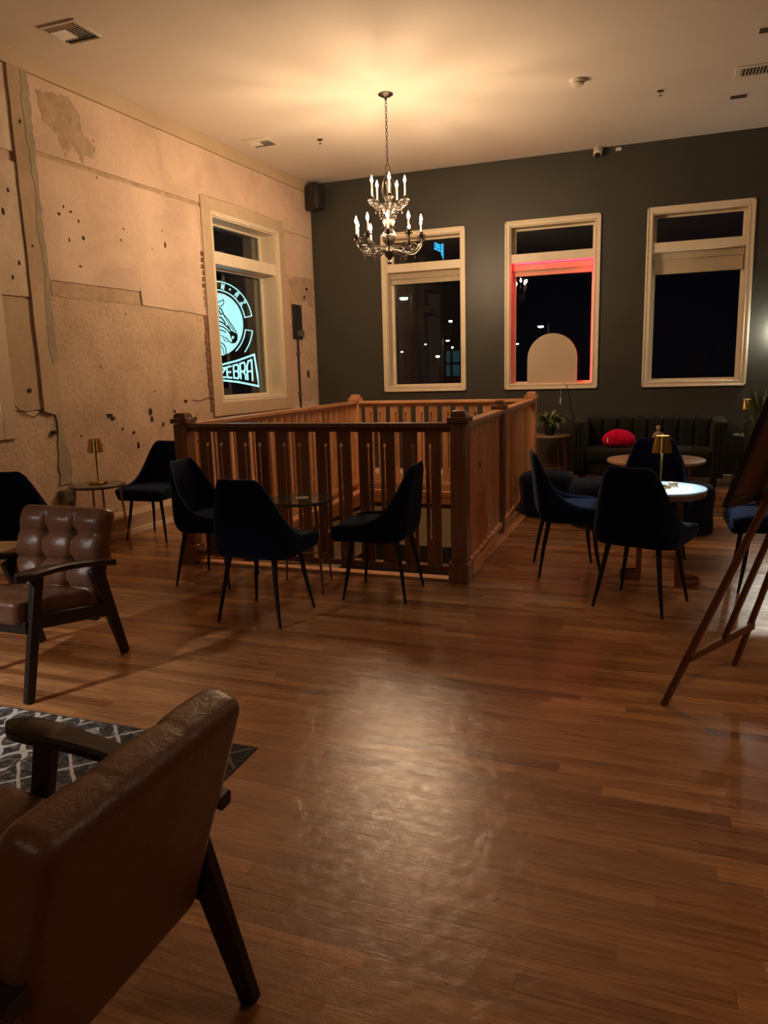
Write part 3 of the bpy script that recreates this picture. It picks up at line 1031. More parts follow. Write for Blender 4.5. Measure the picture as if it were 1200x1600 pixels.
# ------------------------------------------------------------------ dining chairs
def make_chair(label, group):
    t = thing('dining_chair', label, 'chair', group=group)
    def plan(u):
        # u in [-1,1]: left front tip -> back -> right front tip, at seat level
        a = abs(u)
        sg = 1 if u >= 0 else -1
        if a < 0.30:
            x, y_ = a / 0.30 * 0.155, 0.200
        elif a < 0.55:
            q = (a - 0.30) / 0.25 * PI / 2
            x, y_ = 0.155 + 0.090 * math.sin(q), 0.110 + 0.090 * math.cos(q)
        else:
            q = (a - 0.55) / 0.45
            x, y_ = 0.245 - 0.012 * q, 0.110 - 0.385 * q
        return sg * x, y_
    def top(u):
        a = abs(u)
        pts = [(0, 0.872), (0.30, 0.870), (0.36, 0.862), (0.42, 0.825), (0.50, 0.705), (0.58, 0.600), (0.66, 0.535), (0.76, 0.505), (0.90, 0.498), (1.0, 0.478)]
        for (a0, z0), (a1, z1) in zip(pts, pts[1:]):
            if a <= a1:
                q = (a - a0) / (a1 - a0)
                return z0 + (z1 - z0) * q
        return 0.47
    def S(u, v_, off=0.0):
        x, y_ = plan(u)
        zt = top(u)
        zb = 0.392 + 0.025 * max(0, abs(u) - 0.6)
        z = zb + (zt - zb) * v_
        hgt = max(0, z - 0.47)
        k = 1 - 0.50 * (hgt / 0.40) ** 1.1 * 0.62
        x *= k
        yb = y_ + hgt * 0.115
        # the foot of the shell curves in under the seat
        tuck = max(0, 0.47 - z) / 0.08
        x *= 1 - 0.10 * tuck ** 2
        yb -= (0.030 * tuck ** 2) * (1 if y_ > 0 else -0.6)
        # sag in the upper back edge middle
        if v_ > 0.9 and abs(u) < 0.3:
            z -= 0.004 * math.cos(u / 0.3 * PI / 2)
        return Vector((x, yb - off, z))
    NU, NV = 41, 9
    mb = MB()
    us = [-1 + 2 * i / (NU - 1) for i in range(NU)]
    mb.grid(lambda i, j: S(us[i], j / (NV - 1)), NU, NV)
    o = mb.build('backrest_shell', M['navy'], t)
    md = o.modifiers.new('thick', 'SOLIDIFY'); md.thickness = 0.030; md.offset = 0.0
    md = o.modifiers.new('soft', 'SUBSURF'); md.levels = 1; md.render_levels = 1
    mb = MB()
    mb.tube([S(u, 1.0) + Vector((0, 0, 0.002)) for u in us], 0.0055, 6)
    mb.build('piping', M['piping'], o)
    # seat cushion
    mb = MB()
    mb.rbox((0.235, 0.225, 0.050), 0.036, (6, 6, 2), lambda p: Vector((p.x * (1 - 0.05 * (p.y > 0.1)), p.y, p.z + (0.012 * (1 - (p.x / 0.235) ** 2) if p.z > 0 else 0) - (0.010 * max(0, -p.y / 0.22) ** 3))), c=(0, -0.055, 0.440))
    mb.build('seat_cushion', M['navy'], t)
    for sx in (-1, 1):
        for sy in (-1, 1):
            mb = MB()
            mb.tube([(0.150 * sx, 0.150 * sy - 0.01, 0.405), (0.18 * sx, 0.18 * sy, 0.20), (0.213 * sx, 0.212 * sy, 0.0)], [0.0165, 0.0135, 0.0085], 10)
            mb.build('leg', M['black_metal'], t)
    mb = MB(); mb.box((0, -0.02, 0.395), (0.34, 0.34, 0.014)); mb.build('seat_plate', M['black_metal'], t)
    return t


chair0 = make_chair('', None)
# (x, y, direction the seat faces in degrees from +y towards -x, label, group)
chairs = [
    (-2.24, 3.858, -2, 'navy velvet dining chair seen from behind at the left side of the stair railing'),
    (-2.985, 4.47, -88, 'navy velvet dining chair left of the small dark table, facing right'),
    (-1.70, 4.478, 92, 'navy velvet dining chair in front of the railing corner post, facing left'),
    (-4.325, 5.58, 182, 'navy velvet dining chair against the concrete wall beside the railing end post'),
    (-4.13, 3.90, 16, 'navy velvet dining chair at the left picture edge behind the leather armchair'),
    (-0.615, 5.345, -76, 'navy velvet dining chair left of the white lamp table, nearest the railing'),
    (-0.085, 4.665, -20, 'navy velvet dining chair seen from behind in front of the white lamp table'),
    (-0.03, 6.06, 184, 'navy velvet dining chair behind the white lamp table, facing the camera'),
    (0.70, 5.28, 92, 'navy velvet dining chair half hidden behind the wooden easel'),
]
for k, (x, y, deg, lab) in enumerate(chairs):
    o = chair0 if k == 0 else copy_tree(chair0)
    o.location = (x, y, 0)
    # model faces -y; facing +y is a turn of 180 degrees
    o.rotation_euler = (0, 0, math.radians(180 + deg))
    o['label'] = lab
    o['group'] = 'navy velvet dining chairs'


# ------------------------------------------------------------------ leather armchairs
def make_armchair(label):
    t = thing('armchair', label, 'armchair', group='brown leather armchairs')
    for sx in (-1, 1):
        X = 0.290 * sx
        # front leg, tapering
        mb = MB()
        mb.bar((X, -0.205, 0.575), (X, -0.335, 0.0), 0.036, 0.056, (0, 1, 0), w2=0.032, h2=0.046)
        mb.build('leg', M['walnut'], t, bevel=0.006, segs=2)
        mb = MB()
        mb.bar((X, 0.165, 0.515), (X, 0.330, 0.0), 0.036, 0.085, (0, 1, 0.3), w2=0.032, h2=0.044)
        mb.build('leg', M['walnut'], t, bevel=0.006, segs=2)
        # side rail
        mb = MB()
        mb.bar((X, -0.26, 0.365), (X, 0.245, 0.275), 0.030, 0.070, mi=0)
        mb.build('side_rail', M['walnut'], t, bevel=0.005)
        # armrest: paddle shape, wide rounded front, narrow tail, curved in height
        mb = MB()
        ns = 19
        cs = []
        for i in range(ns):
            q = i / (ns - 1)
            y_ = -0.340 + 0.640 * q
            zc_ = 0.590 + 0.010 * math.sin(q * PI) - 0.078 * q ** 1.5
            xc = X + sx * (0.012 * (1 - q) - 0.0)
            wv_ = 0.040 * (1 - 0.42 * q) + 0.010 * math.exp(-((q - 0.15) / 0.16) ** 2)
            if q < 0.10:
                wv_ *= math.sqrt(max(0.03, 1 - ((0.10 - q) / 0.10) ** 2))
            cs.append((xc, y_, zc_, wv_))
        vs, fs = [], []
        for (xc, y_, zc_, wv_) in cs:
            vs += [(xc - wv_, y_, zc_ + 0.008), (xc - wv_ * 0.8, y_, zc_ + 0.016), (xc + wv_ * 0.8, y_, zc_ + 0.016), (xc + wv_, y_, zc_ + 0.008),
                   (xc + wv_ * 0.9, y_, zc_ - 0.012), (xc + wv_ * 0.7, y_, zc_ - 0.017), (xc - wv_ * 0.7, y_, zc_ - 0.017), (xc - wv_ * 0.9, y_, zc_ - 0.012)]
        for i in range(ns - 1):
            for k in range(8):
                fs.append((i * 8 + k, i * 8 + (k + 1) % 8, (i + 1) * 8 + (k + 1) % 8, (i + 1) * 8 + k))
        mb.add(vs, fs, 0, True)
        mb.add(vs[:8], [tuple(range(8))[::-1]]); mb.add(vs[-8:], [tuple(range(8))])
        mb.build('armrest', M['walnut'], t)
    mb = MB(); mb.bx(-0.28, 0.28, -0.295, -0.265, 0.315, 0.375); mb.build('front_rail', M['walnut'], t, bevel=0.004)
    mb = MB(); mb.bx(-0.28, 0.28, 0.150, 0.180, 0.235, 0.285); mb.build('rear_rail', M['walnut'], t, bevel=0.004)
    # seat cushion
    W = 0.262
    def seatf(p):
        q = (p.y + 0.26) / 0.52
        z = p.z
        if p.z > 0:
            crown = 0.020 * (1 - (p.x / W) ** 2) * (1 - (p.y / 0.26) ** 2)
            z += crown
            for xx in (-W / 3, W / 3):
                z -= 0.012 * math.exp(-((p.x - xx) / 0.012) ** 2)
            for yy in (-0.10, 0.09):
                z -= 0.008 * math.exp(-((p.y - yy) / 0.010) ** 2)
        return Vector((p.x, p.y, z + 0.415 - 0.085 * q))
    mb = MB(); mb.rbox((W, 0.26, 0.060), 0.034, (26, 26, 2), seatf, c=(0, -0.06, 0))
    seat = mb.build('seat_cushion', M['leather'], t)
    # back cushion: local box (x, depth, height) sheared to lean
    H2 = 0.290
    gx = [-0.092, 0.092]; gz = [H2 * 0.50, 0.0, -H2 * 0.50]
    def backf(p):
        d = p.y
        if p.y < 0:                       # tufted front
            wgt = min(1, -p.y / 0.045)
            gr = 0.0
            pad = 0.030 * (0.35 + 0.65 * abs(math.sin((p.x + 0.092) / 0.184 * PI))) * (0.4 + 0.6 * abs(math.sin(p.z / (H2 * 0.5) * PI)))
            for xx in gx:
                gr += 0.016 * math.exp(-((p.x - xx) / 0.009) ** 2)
                for zz in gz:
                    gr += 0.036 * math.exp(-(((p.x - xx) ** 2 + (p.z - zz) ** 2) / 0.022 ** 2))
            for zz in gz:
                gr += 0.007 * math.exp(-((p.z - zz) / 0.007) ** 2)
            fade = min(1, max(0, (H2 - 0.015 - p.z) / 0.06))
            d += wgt * (gr - pad) * (0.25 + 0.75 * fade)
        else:
            for xx in gx:
                if p.z > H2 - 0.05:
                    d -= 0.002 * math.exp(-((p.x - xx) / 0.006) ** 2)
        zz_ = p.z
        if p.z > H2 - 0.05:
            for xx in gx:
                zz_ -= 0.0045 * math.exp(-((p.x - xx) / 0.005) ** 2)
        wx = p.x * (1.03 if p.z > 0 else 1.0)
        z = 0.520 + zz_ * 0.930
        y_ = 0.252 + d + zz_ * 0.29
        return Vector((wx, y_, z - d * 0.30))
    mb = MB(); mb.rbox((0.274, 0.048, H2), 0.036, (44, 2, 40), backf)
    back = mb.build('backrest', M['leather'], t)
    for xx in gx:
        for zz in gz:
            mb = MB()
            mb.lathe([(0.0, 0.004), (0.006, 0.003), (0.009, 0.0)], 10)
            mb.build('button', M['seam'], back, (xx, 0.252 - 0.030 + zz * 0.29, 0.520 + zz * 0.930 + 0.010), rot=(PI / 2 + 0.3, 0, 0))
    # stitched seams over the top edge
    for xx in gx:
        mb = MB()
        mb.tube([backf(Vector((xx, -0.02, H2 - 0.004))) + Vector((0, 0, 0.001)), backf(Vector((xx, 0.0, H2))) + Vector((0, 0, 0.0015)), backf(Vector((xx, 0.03, H2 - 0.008))) + Vector((0, 0.001, 0.0015))], 0.0022, 5)
        mb.build('seam', M['seam'], back)
    return t


arm0 = make_armchair('brown leather armchair with tufted back and dark wood arms by the wall')
arm0.location = (-2.965, 2.745, 0)
arm1 = copy_tree(arm0)
arm1['label'] = 'large brown leather armchair in the foreground corner, seen from behind'
arm1.location = (-1.185, 1.0, 0.005)
arm1.rotation_euler = (0, 0, math.radians(-90))

# ------------------------------------------------------------------ rug
m, nt, b = new_mat('grey_patterned_rug')
tcn = nt.nodes.new('ShaderNodeTexCoord')
sep = nt.nodes.new('ShaderNodeSeparateXYZ')
wob = N(nt, 'ShaderNodeTexNoise', Scale=9.0, Detail=3.0)
nt.links.new(tcn.outputs['Object'], wob.inputs['Vector'])
wsc = nt.nodes.new('ShaderNodeVectorMath'); wsc.operation = 'SCALE'; wsc.inputs['Scale'].default_value = 0.018
nt.links.new(wob.outputs['Color'], wsc.inputs[0])
wad = nt.nodes.new('ShaderNodeVectorMath'); wad.operation = 'ADD'
nt.links.new(tcn.outputs['Object'], wad.inputs[0]); nt.links.new(wsc.outputs[0], wad.inputs[1])
nt.links.new(wad.outputs[0], sep.inputs[0])
X, Y = sep.outputs[0], sep.outputs[1]


def tri(nt, v_, period):
    q = math_n(nt, 'DIVIDE', v_, period)
    return math_n(nt, 'MULTIPLY', math_n(nt, 'PINGPONG', q, 0.5), 2.0)


tx = tri(nt, X, 0.26); ty = tri(nt, Y, 0.26)
dia = math_n(nt, 'ABSOLUTE', math_n(nt, 'SUBTRACT', math_n(nt, 'ADD', tx, ty), 1.0))
dline = math_n(nt, 'LESS_THAN', dia, 0.07)
dcore = math_n(nt, 'LESS_THAN', math_n(nt, 'ADD', tx, ty), 0.30)
dcore2 = math_n(nt, 'GREATER_THAN', math_n(nt, 'ADD', tx, ty), 1.72)
dmask = math_n(nt, 'MAXIMUM', dline, math_n(nt, 'MULTIPLY', math_n(nt, 'MAXIMUM', dcore, dcore2), 0.7))
hx = tri(nt, X, 0.125); hy = tri(nt, Y, 0.16)
hs = math_n(nt, 'ABSOLUTE', math_n(nt, 'SUBTRACT', math_n(nt, 'ADD', math_n(nt, 'POWER', hx, 1.6), math_n(nt, 'POWER', hy, 1.6)), 0.92))
hline = math_n(nt, 'LESS_THAN', hs, 0.25)
band = math_n(nt, 'GREATER_THAN', X, 0.42)        # lattice band nearer the right edge
pat = mixc(nt, hline, dmask, band)
bord = math_n(nt, 'GREATER_THAN', X, 1.06)
wear = noise(nt, tcn.outputs['Object'], 34.0, 6, 0.7)
wearm = ramp(nt, wear, [(0.38, (0, 0, 0)), (0.62, (1, 1, 1))])
patw = mixc(nt, pat, wearm, 0.42)
colr = ramp(nt, patw, [(0.0, (0.035, 0.030, 0.028)), (0.30, (0.11, 0.10, 0.095)), (0.75, (0.62, 0.59, 0.55))])
colr = mixc(nt, colr, (0.05, 0.045, 0.045), math_n(nt, 'MULTIPLY', bord, 0.75))
nt.links.new(colr, b.inputs['Base Color'])
b.inputs['Roughness'].default_value = 0.95
b.inputs['Specular IOR Level'].default_value = 0.1
bump(nt, b, noise(nt, tcn.outputs['Object'], 260.0, 3), 0.4, 0.004)
M['rug'] = m
mb = MB()
mb.grid(lambda i, j: (-1.25 + 2.5 * i / 20, -0.85 + 1.7 * j / 14, 0.0045 + 0.0004 * math.sin(i * 1.7) * math.cos(j * 2.1)), 21, 15)
mb.bx(-1.25, 1.25, -0.85, 0.85, 0.0003, 0.0040)
rug = mb.build('area_rug', M['rug'], None, (-2.695, 1.495, 0), rot=(0, 0, math.radians(0.5)))
tag(rug, 'grey and white patterned area rug under the leather armchairs', 'rug')
mb = MB()
mb.tube([(-1.25, 0.85, 0.0035), (1.25, 0.85, 0.0035), (1.25, -0.85, 0.0035)], 0.0033, 6)
mb.build('rug_binding', M['dark_plastic'], rug)


# ------------------------------------------------------------------ tables
def side_table(loc, rz, label, top_mat, r=0.225, h=0.62, legm='copper', spread=1.0):
    t = thing('side_table', label, 'side table', loc, rz)
    mb = MB(); mb.lathe([(0, h - 0.022), (r - 0.01, h - 0.022), (r, h - 0.016), (r, h - 0.004), (r - 0.004, h), (0, h)], 40)
    mb.build('table_top', top_mat, t)
    pts = []
    for k in range(4):
        a = PI / 4 + k * PI / 2
        r1_, r2_ = r * 0.80, r * 1.02 * spread
        p0, p1 = Vector((r1_ * math.cos(a), r1_ * math.sin(a), h - 0.022)), Vector((r2_ * math.cos(a), r2_ * math.sin(a), 0))
        mb = MB(); mb.tube([p0, p1], [0.010, 0.0075], 8)
        mb.build('leg', M[legm], t)
        pts.append(p0.lerp(p1, 0.66))
    for k in range(4):
        mb = MB(); mb.tube([pts[k], pts[(k + 1) % 4]], 0.0045, 6); mb.build('stretcher', M['brass'], t)
    return t


T0 = side_table((-4.39, 4.90, 0), 0.15, 'small round grey side table with gold lamp by the concrete wall', M['grey_top'], 0.225, 0.60)
T1 = side_table((-2.29, 4.47, 0), 0.25, 'small round dark side table between the three chairs by the railing', M['grey_top'], 0.225, 0.62)
T4 = side_table((-1.34, 9.62, 0), 0.4, 'round side table with potted plant left of the sofa', M['pale_wood'], 0.26, 0.605)
T5 = side_table((0.93, 9.80, 0), 0.1, 'small round side table between sofa and tall planter', M['marble_top'], 0.14, 0.60)
mb = MB(); mb.box((0, 0, 0.001), (0.085, 0.085, 0.002))
tag(mb.build('coaster_card', M['card'], None, (-2.29, 4.50, 0.620), rot=(0, 0, 0.5)), 'square paper card lying on the dark table by the railing', 'card')

# white topped lamp table on a bent strip base
T2 = thing('round_table', 'round white topped table lit by the gold lamp, between the right hand chairs', 'table', (0.0, 5.33, 0))
mb = MB(); mb.lathe([(0, 0.610), (0.300, 0.610), (0.302, 0.614), (0.302, 0.622), (0.298, 0.626), (0, 0.626)], 56)
mb.build('table_top', M['marble_top'], T2)
mb = MB(); mb.lathe([(0, 0.575), (0.285, 0.575), (0.296, 0.582), (0.296, 0.610), (0, 0.610)], 56)
mb.build('table_rim', M['table_edge'], T2)
for (cx_, cy_, a0, a1, rad) in ((0.17, -0.13, -PI * 0.62, PI * 0.62, 0.105), (-0.15, -0.05, PI * 0.38, PI * 1.62, 0.095)):
    mb = MB()
    n_ = 22
    pr = []
    for i in range(n_):
        a = a0 + (a1 - a0) * i / (n_ - 1)
        for rd in (rad, rad - 0.006):
            for z in (0.0, 0.042):
                pr.append((cx_ + rd * math.cos(a), cy_ + rd * math.sin(a), z))
    fs = []
    for i in range(n_ - 1):
        k0, k1 = i * 4, (i + 1) * 4
        fs += [(k0, k1, k1 + 1, k0 + 1), (k0 + 3, k1 + 3, k1 + 2, k0 + 2), (k0 + 1, k1 + 1, k1 + 3, k0 + 3), (k0 + 2, k1 + 2, k1, k0)]
    mb.add(pr, fs, 0, True)
    mb.build('base_band', M['copper'], T2)
    for a in (a0, a1):
        mb = MB()
        mb.box((cx_ + (rad - 0.003) * math.cos(a), cy_ + (rad - 0.003) * math.sin(a), 0.2875), (0.034, 0.008, 0.575), rot=Matrix.Rotation(a + PI / 2, 3, 'Z'))
        mb.build('upright_strip', M['copper'], T2)

# coffee table in front of the sofa
T3 = thing('coffee_table', 'round pale wood coffee table in front of the green sofa', 'table', (-0.05, 8.03, 0))
mb = MB(); mb.lathe([(0, 0.470), (0.46, 0.470), (0.475, 0.476), (0.475, 0.498), (0.470, 0.502), (0, 0.502)], 64)
mb.build('table_top', M['pale_wood'], T3)
for k in range(4):
    a = PI / 4 + 0.1 + k * PI / 2
    mb = MB(); mb.tube([(0.40 * math.cos(a), 0.40 * math.sin(a), 0.47), (0.43 * math.cos(a), 0.43 * math.sin(a), 0)], [0.014, 0.010], 10)
    mb.build('leg', M['table_edge'], T3)


# ------------------------------------------------------------------ table lamps
def lamp(loc, rz, label, light=None, h=0.375):
    t = thing('table_lamp', label, 'lamp', loc, rz, 'gold cordless table lamps')
    mb = MB(); mb.box((0, 0, 0.008), (0.11, 0.11, 0.016)); mb.build('base', M['brass'], t, bevel=0.003)
    mb = MB(); mb.tube([(0, 0, 0.014), (0, 0, 0.03), (0, 0, h - 0.14), (0, 0, h - 0.09)], [0.011, 0.0055, 0.0075, 0.013], 12)
    mb.build('pole', M['brass'], t)
    mb = MB()
    zt, zb = h, h - 0.112
    mb.lathe([(0.066, zb), (0.047, zt), (0.044, zt), (0.063, zb)], 40, caps=False)
    mb.lathe([(0.063, zb), (0.066, zb)], 40, caps=False)
    mb.build('shade', M['brass'], t)
    mb = MB(); mb.lathe([(0, zt - 0.012), (0.045, zt - 0.012), (0.045, zt - 0.009), (0, zt - 0.009)], 32)
    mb.build('shade_top', M['top_glow'] if light is not None else M['white_plastic'], t)
    mb = MB(); mb.lathe([(0, zb + 0.028), (0.052, zb + 0.028), (0.052, zb + 0.034), (0, zb + 0.034)], 32)
    mb.build('diffuser', light or M['white_plastic'], t)
    return t


lamp((-4.40, 4.93, 0.60), 0.1, 'gold table lamp, unlit, on the grey side table by the concrete wall')
lamp((0.005, 5.30, 0.626), 0.3, 'gold table lamp shining cool light onto the white table', M['led_cool'], 0.355)
lamp((0.925, 9.78, 0.60), 0.2, 'gold table lamp right of the green sofa', M['led_warm'], 0.415)
mb = MB(); mb.bx(-0.03, 0.03, -0.012, 0.012, 0, 0.035); mb.bx(-0.034, 0.034, -0.02, 0.02, 0, 0.008)
tag(mb.build('card_holder', M['table_edge'], None, (0.085, 5.36, 0.626), 0.002, (0, 0, 0.1)), 'small wooden card holder on the white lamp table', 'card holder')

# ------------------------------------------------------------------ sofa
SF = thing('sofa', 'dark green velvet sofa with vertical channel back under the back windows', 'sofa', (-0.165, 9.62, 0))
SW = 0.845
mb = MB(); mb.bx(-SW + 0.12, SW - 0.12, -0.27, 0.34, 0.14, 0.30); mb.build('base', M['green'], SF, bevel=0.02, segs=2)
mb = MB(); mb.bx(-SW, SW, 0.29, 0.345, 0.14, 0.80); mb.build('back_frame', M['green'], SF, bevel=0.02, segs=2)
nch = 8
cw = (2 * SW - 0.26) / nch
for k in range(nch):
    xc = -SW + 0.13 + cw * (k + 0.5)
    mb = MB()
    mb.rbox((cw / 2 - 0.001, 0.055, 0.245), 0.05, (2, 2, 6), lambda p: Vector((p.x, p.y + p.z * 0.10, p.z)), c=(xc, 0.235, 0.575))
    mb.build('back_channel', M['green'], SF)
mb = MB(); mb.rbox((SW - 0.125, 0.29, 0.075), 0.045, (10, 6, 2), lambda p: Vector((p.x, p.y, p.z + (0.015 * (1 - (p.x / SW) ** 2) if p.z > 0 else 0))), c=(0, -0.03, 0.375))
mb.build('seat_cushion', M['green'], SF)
for sx in (-1, 1):
    mb = MB()
    mb.rbox((0.068, 0.315, 0.33), 0.035, (2, 8, 6), lambda p: Vector((p.x * (1 + 0.10 * max(0, p.z) / 0.33) + (0.016 * sx * (p.z / 0.33 > 0.6)), p.y - 0.02, p.z + 0.015 * (p.y / 0.3))), c=(sx * (SW - 0.066), 0.0, 0.475))
    arm = mb.build('arm', M['green'], SF)
    for q in range(3):
        mb = MB()
        mb.rbox((0.020, 0.012, 0.28), 0.011, (1, 1, 4), c=(sx * (SW - 0.110 + q * 0.043), -0.338, 0.46))
        mb.build('arm_channel', M['green'], arm)
for sx in (-1, 1):
    for y_ in (-0.24, 0.28):
        mb = MB(); mb.lathe([(0.014, 0), (0.024, 0.14)], 12, (sx * (SW - 0.08), y_, 0)); mb.build('leg', M['black_metal'], SF)

# red bean shaped pillow
mb = MB()
def bean(i, j):
    u_ = 2 * PI * i / 36; v_ = PI * j / 18
    x = 0.200 * math.sin(v_) * math.cos(u_); z = 0.122 * math.sin(v_) * math.sin(u_); y_ = 0.085 * math.cos(v_)
    x = math.copysign(0.200 * (abs(x) / 0.200) ** 0.92, x)
    z = z + 0.010 * math.cos(x * 14) - (0.014 * math.exp(-((x - 0.03) / 0.02) ** 2) if z > 0 else 0) + (0.02 * (1 - (x / 0.2) ** 2) if z < 0 else 0)
    return (x, y_, z)
mb.grid(bean, 36, 19, closed_u=True)
pl = mb.build('cushion_body', M['pillow'])
plt = thing('throw_pillow', 'red plush bean shaped pillow on the left half of the green sofa', 'pillow', (-0.490, 9.50, 0.560))
pl.parent = plt
md = pl.modifiers.new('soft', 'SUBSURF'); md.levels = 1; md.render_levels = 1
mb = MB(); mb.bx(-0.008, 0.008, -0.003, 0.0, -0.03, 0.03)
mb.build('white_tag', M['tag'], plt, (-0.125, -0.070, 0.0), rot=(0, 0, -0.5))


# ------------------------------------------------------------------ poufs
def make_pouf(label):
    t = thing('pouf', label, 'pouf', group='navy tufted poufs')
    NU, prof = 48, []
    R_, H_ = 0.275, 0.43
    outl = [(0.0, H_), (0.06, H_), (0.12, H_), (0.17, H_ - 0.001), (0.21, H_ - 0.006), (0.245, H_ - 0.022), (0.268, H_ - 0.05), (0.276, H_ - 0.09), (0.272, H_ - 0.14),
            (0.262, 0.22), (0.262, 0.12), (0.270, 0.06), (0.268, 0.02), (0.255, 0.0)]
    btn = [(0.0, 0.0)] + [(0.13 * math.cos(a), 0.13 * math.sin(a)) for a in [k * PI / 3 for k in range(6)]]
    mb = MB()
    def P(i, j):
        a = 2 * PI * i / NU
        r_, z = outl[j]
        x, y_ = r_ * math.cos(a), r_ * math.sin(a)
        if z > H_ - 0.1:
            for (bx_, by_) in btn:
                z -= 0.030 * math.exp(-((x - bx_) ** 2 + (y_ - by_) ** 2) / 0.030 ** 2)
        if 3 <= j:
            k = 1 - 0.012 * (0.5 + 0.5 * math.cos(a * 12)) * (1 if j < 12 else 0)
            x, y_ = x * k, y_ * k
        return (x, y_, z)
    mb.grid(P, NU, len(outl), closed_u=True)
    o = mb.build('body', M['navy2'], t)
    md = o.modifiers.new('soft', 'SUBSURF'); md.levels = 1; md.render_levels = 1
    for (bx_, by_) in btn:
        mb = MB(); mb.lathe([(0.010, 0), (0.008, 0.005), (0, 0.007)], 10); mb.build('button', M['piping'], o, (bx_, by_, H_ - 0.030))
    mb = MB(); mb.lathe([(0.257, 0.0), (0.266, 0.006), (0.266, 0.018), (0.257, 0.024)], 40, caps=False); mb.build('base_ring', M['black_metal'], t)
    return t


pouf0 = make_pouf('navy tufted pouf beside the railing, farthest left')
pouf0.location = (-1.06, 7.46, 0)
p1 = copy_tree(pouf0); p1.location = (-0.52, 7.04, 0); p1['label'] = 'navy tufted pouf behind the leftmost chair of the lamp table'
p2 = copy_tree(pouf0); p2.location = (0.185, 6.92, 0); p2['label'] = 'navy tufted pouf right of the white lamp table'

# ------------------------------------------------------------------ plants
def leaf_blade(mb, base, d, L, w_, droop, n=6, up=0.6):
    base = Vector(base); d = Vector(d).normalized()
    side = d.cross(Vector((0, 0, 1)))
    if side.length < 1e-3: side = Vector((1, 0, 0))
    side.normalize()
    pts = []
    for i in range(n + 1):
        q = i / n
        p = base + d * (L * q * (1 - 0.25 * droop * q)) + Vector((0, 0, L * (up * q - droop * q * q)))
        ww = w_ * math.sin(PI * min(1, 0.12 + 0.88 * q)) ** 0.7
        pts += [p - side * ww, p + Vector((0, 0, -0.15 * ww)), p + side * ww]
    fs = []
    for i in range(n):
        for k in range(2):
            fs.append((i * 3 + k, i * 3 + k + 1, i * 3 + k + 4, i * 3 + k + 3))
    mb.add(pts, fs, 0, True)


PT = thing('potted_plant', 'leafy green plant in a dark green pot on the side table left of the sofa', 'plant', (-1.335, 9.60, 0.605))
mb = MB(); mb.lathe([(0, 0), (0.048, 0), (0.066, 0.03), (0.072, 0.07), (0.062, 0.105), (0.056, 0.105), (0.058, 0.09), (0, 0.09)], 28); mb.build('pot', M['pot'], PT)
mb = MB(); mb.lathe([(0, 0.088), (0.056, 0.088), (0.056, 0.094), (0, 0.097)], 20); mb.build('soil', M['soil'], PT)
rp = random.Random(11)
for k in range(84):
    a = rp.uniform(0, 2 * PI); L = rp.uniform(0.12, 0.25)
    z0 = rp.uniform(0.10, 0.24)
    mb = MB()
    base = Vector((0.065 * math.cos(a), 0.065 * math.sin(a), z0))
    mb.tube([(0, 0, 0.09), base * 0.8, base], 0.0022, 5)
    leaf_blade(mb, base, (math.cos(a), math.sin(a), 0), L, rp.uniform(0.014, 0.026), rp.uniform(0.45, 0.95), up=rp.uniform(0.5, 1.0))
    mb.build('leaf', M['leaf'], PT)

SP = thing('snake_plant', 'snake plant in a tall dark planter right of the sofa, partly behind the easel board', 'plant', (1.085, 9.32, 0))
mb = MB()
mb.lathe([(0, 0), (0.165, 0), (0.17, 0.01), (0.222, 0.77), (0.222, 0.79), (0.204, 0.79), (0.202, 0.74), (0, 0.74)], 44)
mb.build('planter', M['planter'], SP)
mb = MB(); mb.lathe([(0, 0.741), (0.200, 0.741), (0.200, 0.752), (0, 0.756)], 30); mb.build('soil', M['soil'], SP)
for k in range(34):
    a = rp.uniform(0, 2 * PI); rr_ = rp.uniform(0, 0.15); L = rp.uniform(0.26, 0.46)
    lean = rp.uniform(0.05, 0.45)
    base = Vector((rr_ * math.cos(a), rr_ * math.sin(a), 0.75))
    d = Vector((math.cos(a) * lean, math.sin(a) * lean, 1)).normalized()
    mb = MB()
    tw = rp.uniform(0, PI)
    vs = []
    n_ = 7
    for i in range(n_ + 1):
        q = i / n_
        ww = 0.020 * (1 - q ** 2.2) + 0.0008
        ang = tw + q * 1.0
        s_ = Vector((math.cos(ang), math.sin(ang), 0)) * ww
        c_ = base + d * L * q
        nn_ = Vector((-math.sin(ang), math.cos(ang), 0)) * 0.003
        vs += [c_ - s_, c_ + nn_, c_ + s_]
    mb.add(vs, [(i * 3 + j, i * 3 + j + 1, i * 3 + j + 4, i * 3 + j + 3) for i in range(n_) for j in range(2)], 0, True)
    mb.build('leaf', M['leaf_dark'], SP)

# figurine on the coffee table
FG = thing('figurine', 'small pale jointed wooden mannequin standing on the coffee table', 'figurine', (-0.035, 8.0, 0.502))
mb = MB(); mb.lathe([(0, 0), (0.045, 0), (0.045, 0.014), (0.038, 0.018), (0, 0.018)], 24); mb.build('base', M['figure'], FG)
mb = MB()
mb.tube([(-0.018, 0, 0.018), (-0.020, -0.004, 0.09), (-0.012, 0, 0.165)], [0.010, 0.012, 0.017], 10)
mb.tube([(0.018, 0, 0.018), (0.020, -0.004, 0.09), (0.012, 0, 0.165)], [0.010, 0.012, 0.017], 10)
mb.lathe([(0.004, 0.15), (0.026, 0.158), (0.028, 0.18), (0.021, 0.20), (0.028, 0.225), (0.036, 0.255), (0.030, 0.275), (0.011, 0.283), (0.010, 0.292)], 16)
mb.build('body', M['figure'], FG)
mb = MB(); mb.lathe([(0.004, 0.288), (0.017, 0.296), (0.022, 0.315), (0.019, 0.333), (0.008, 0.343), (0, 0.345)], 16); mb.build('head', M['figure'], FG)
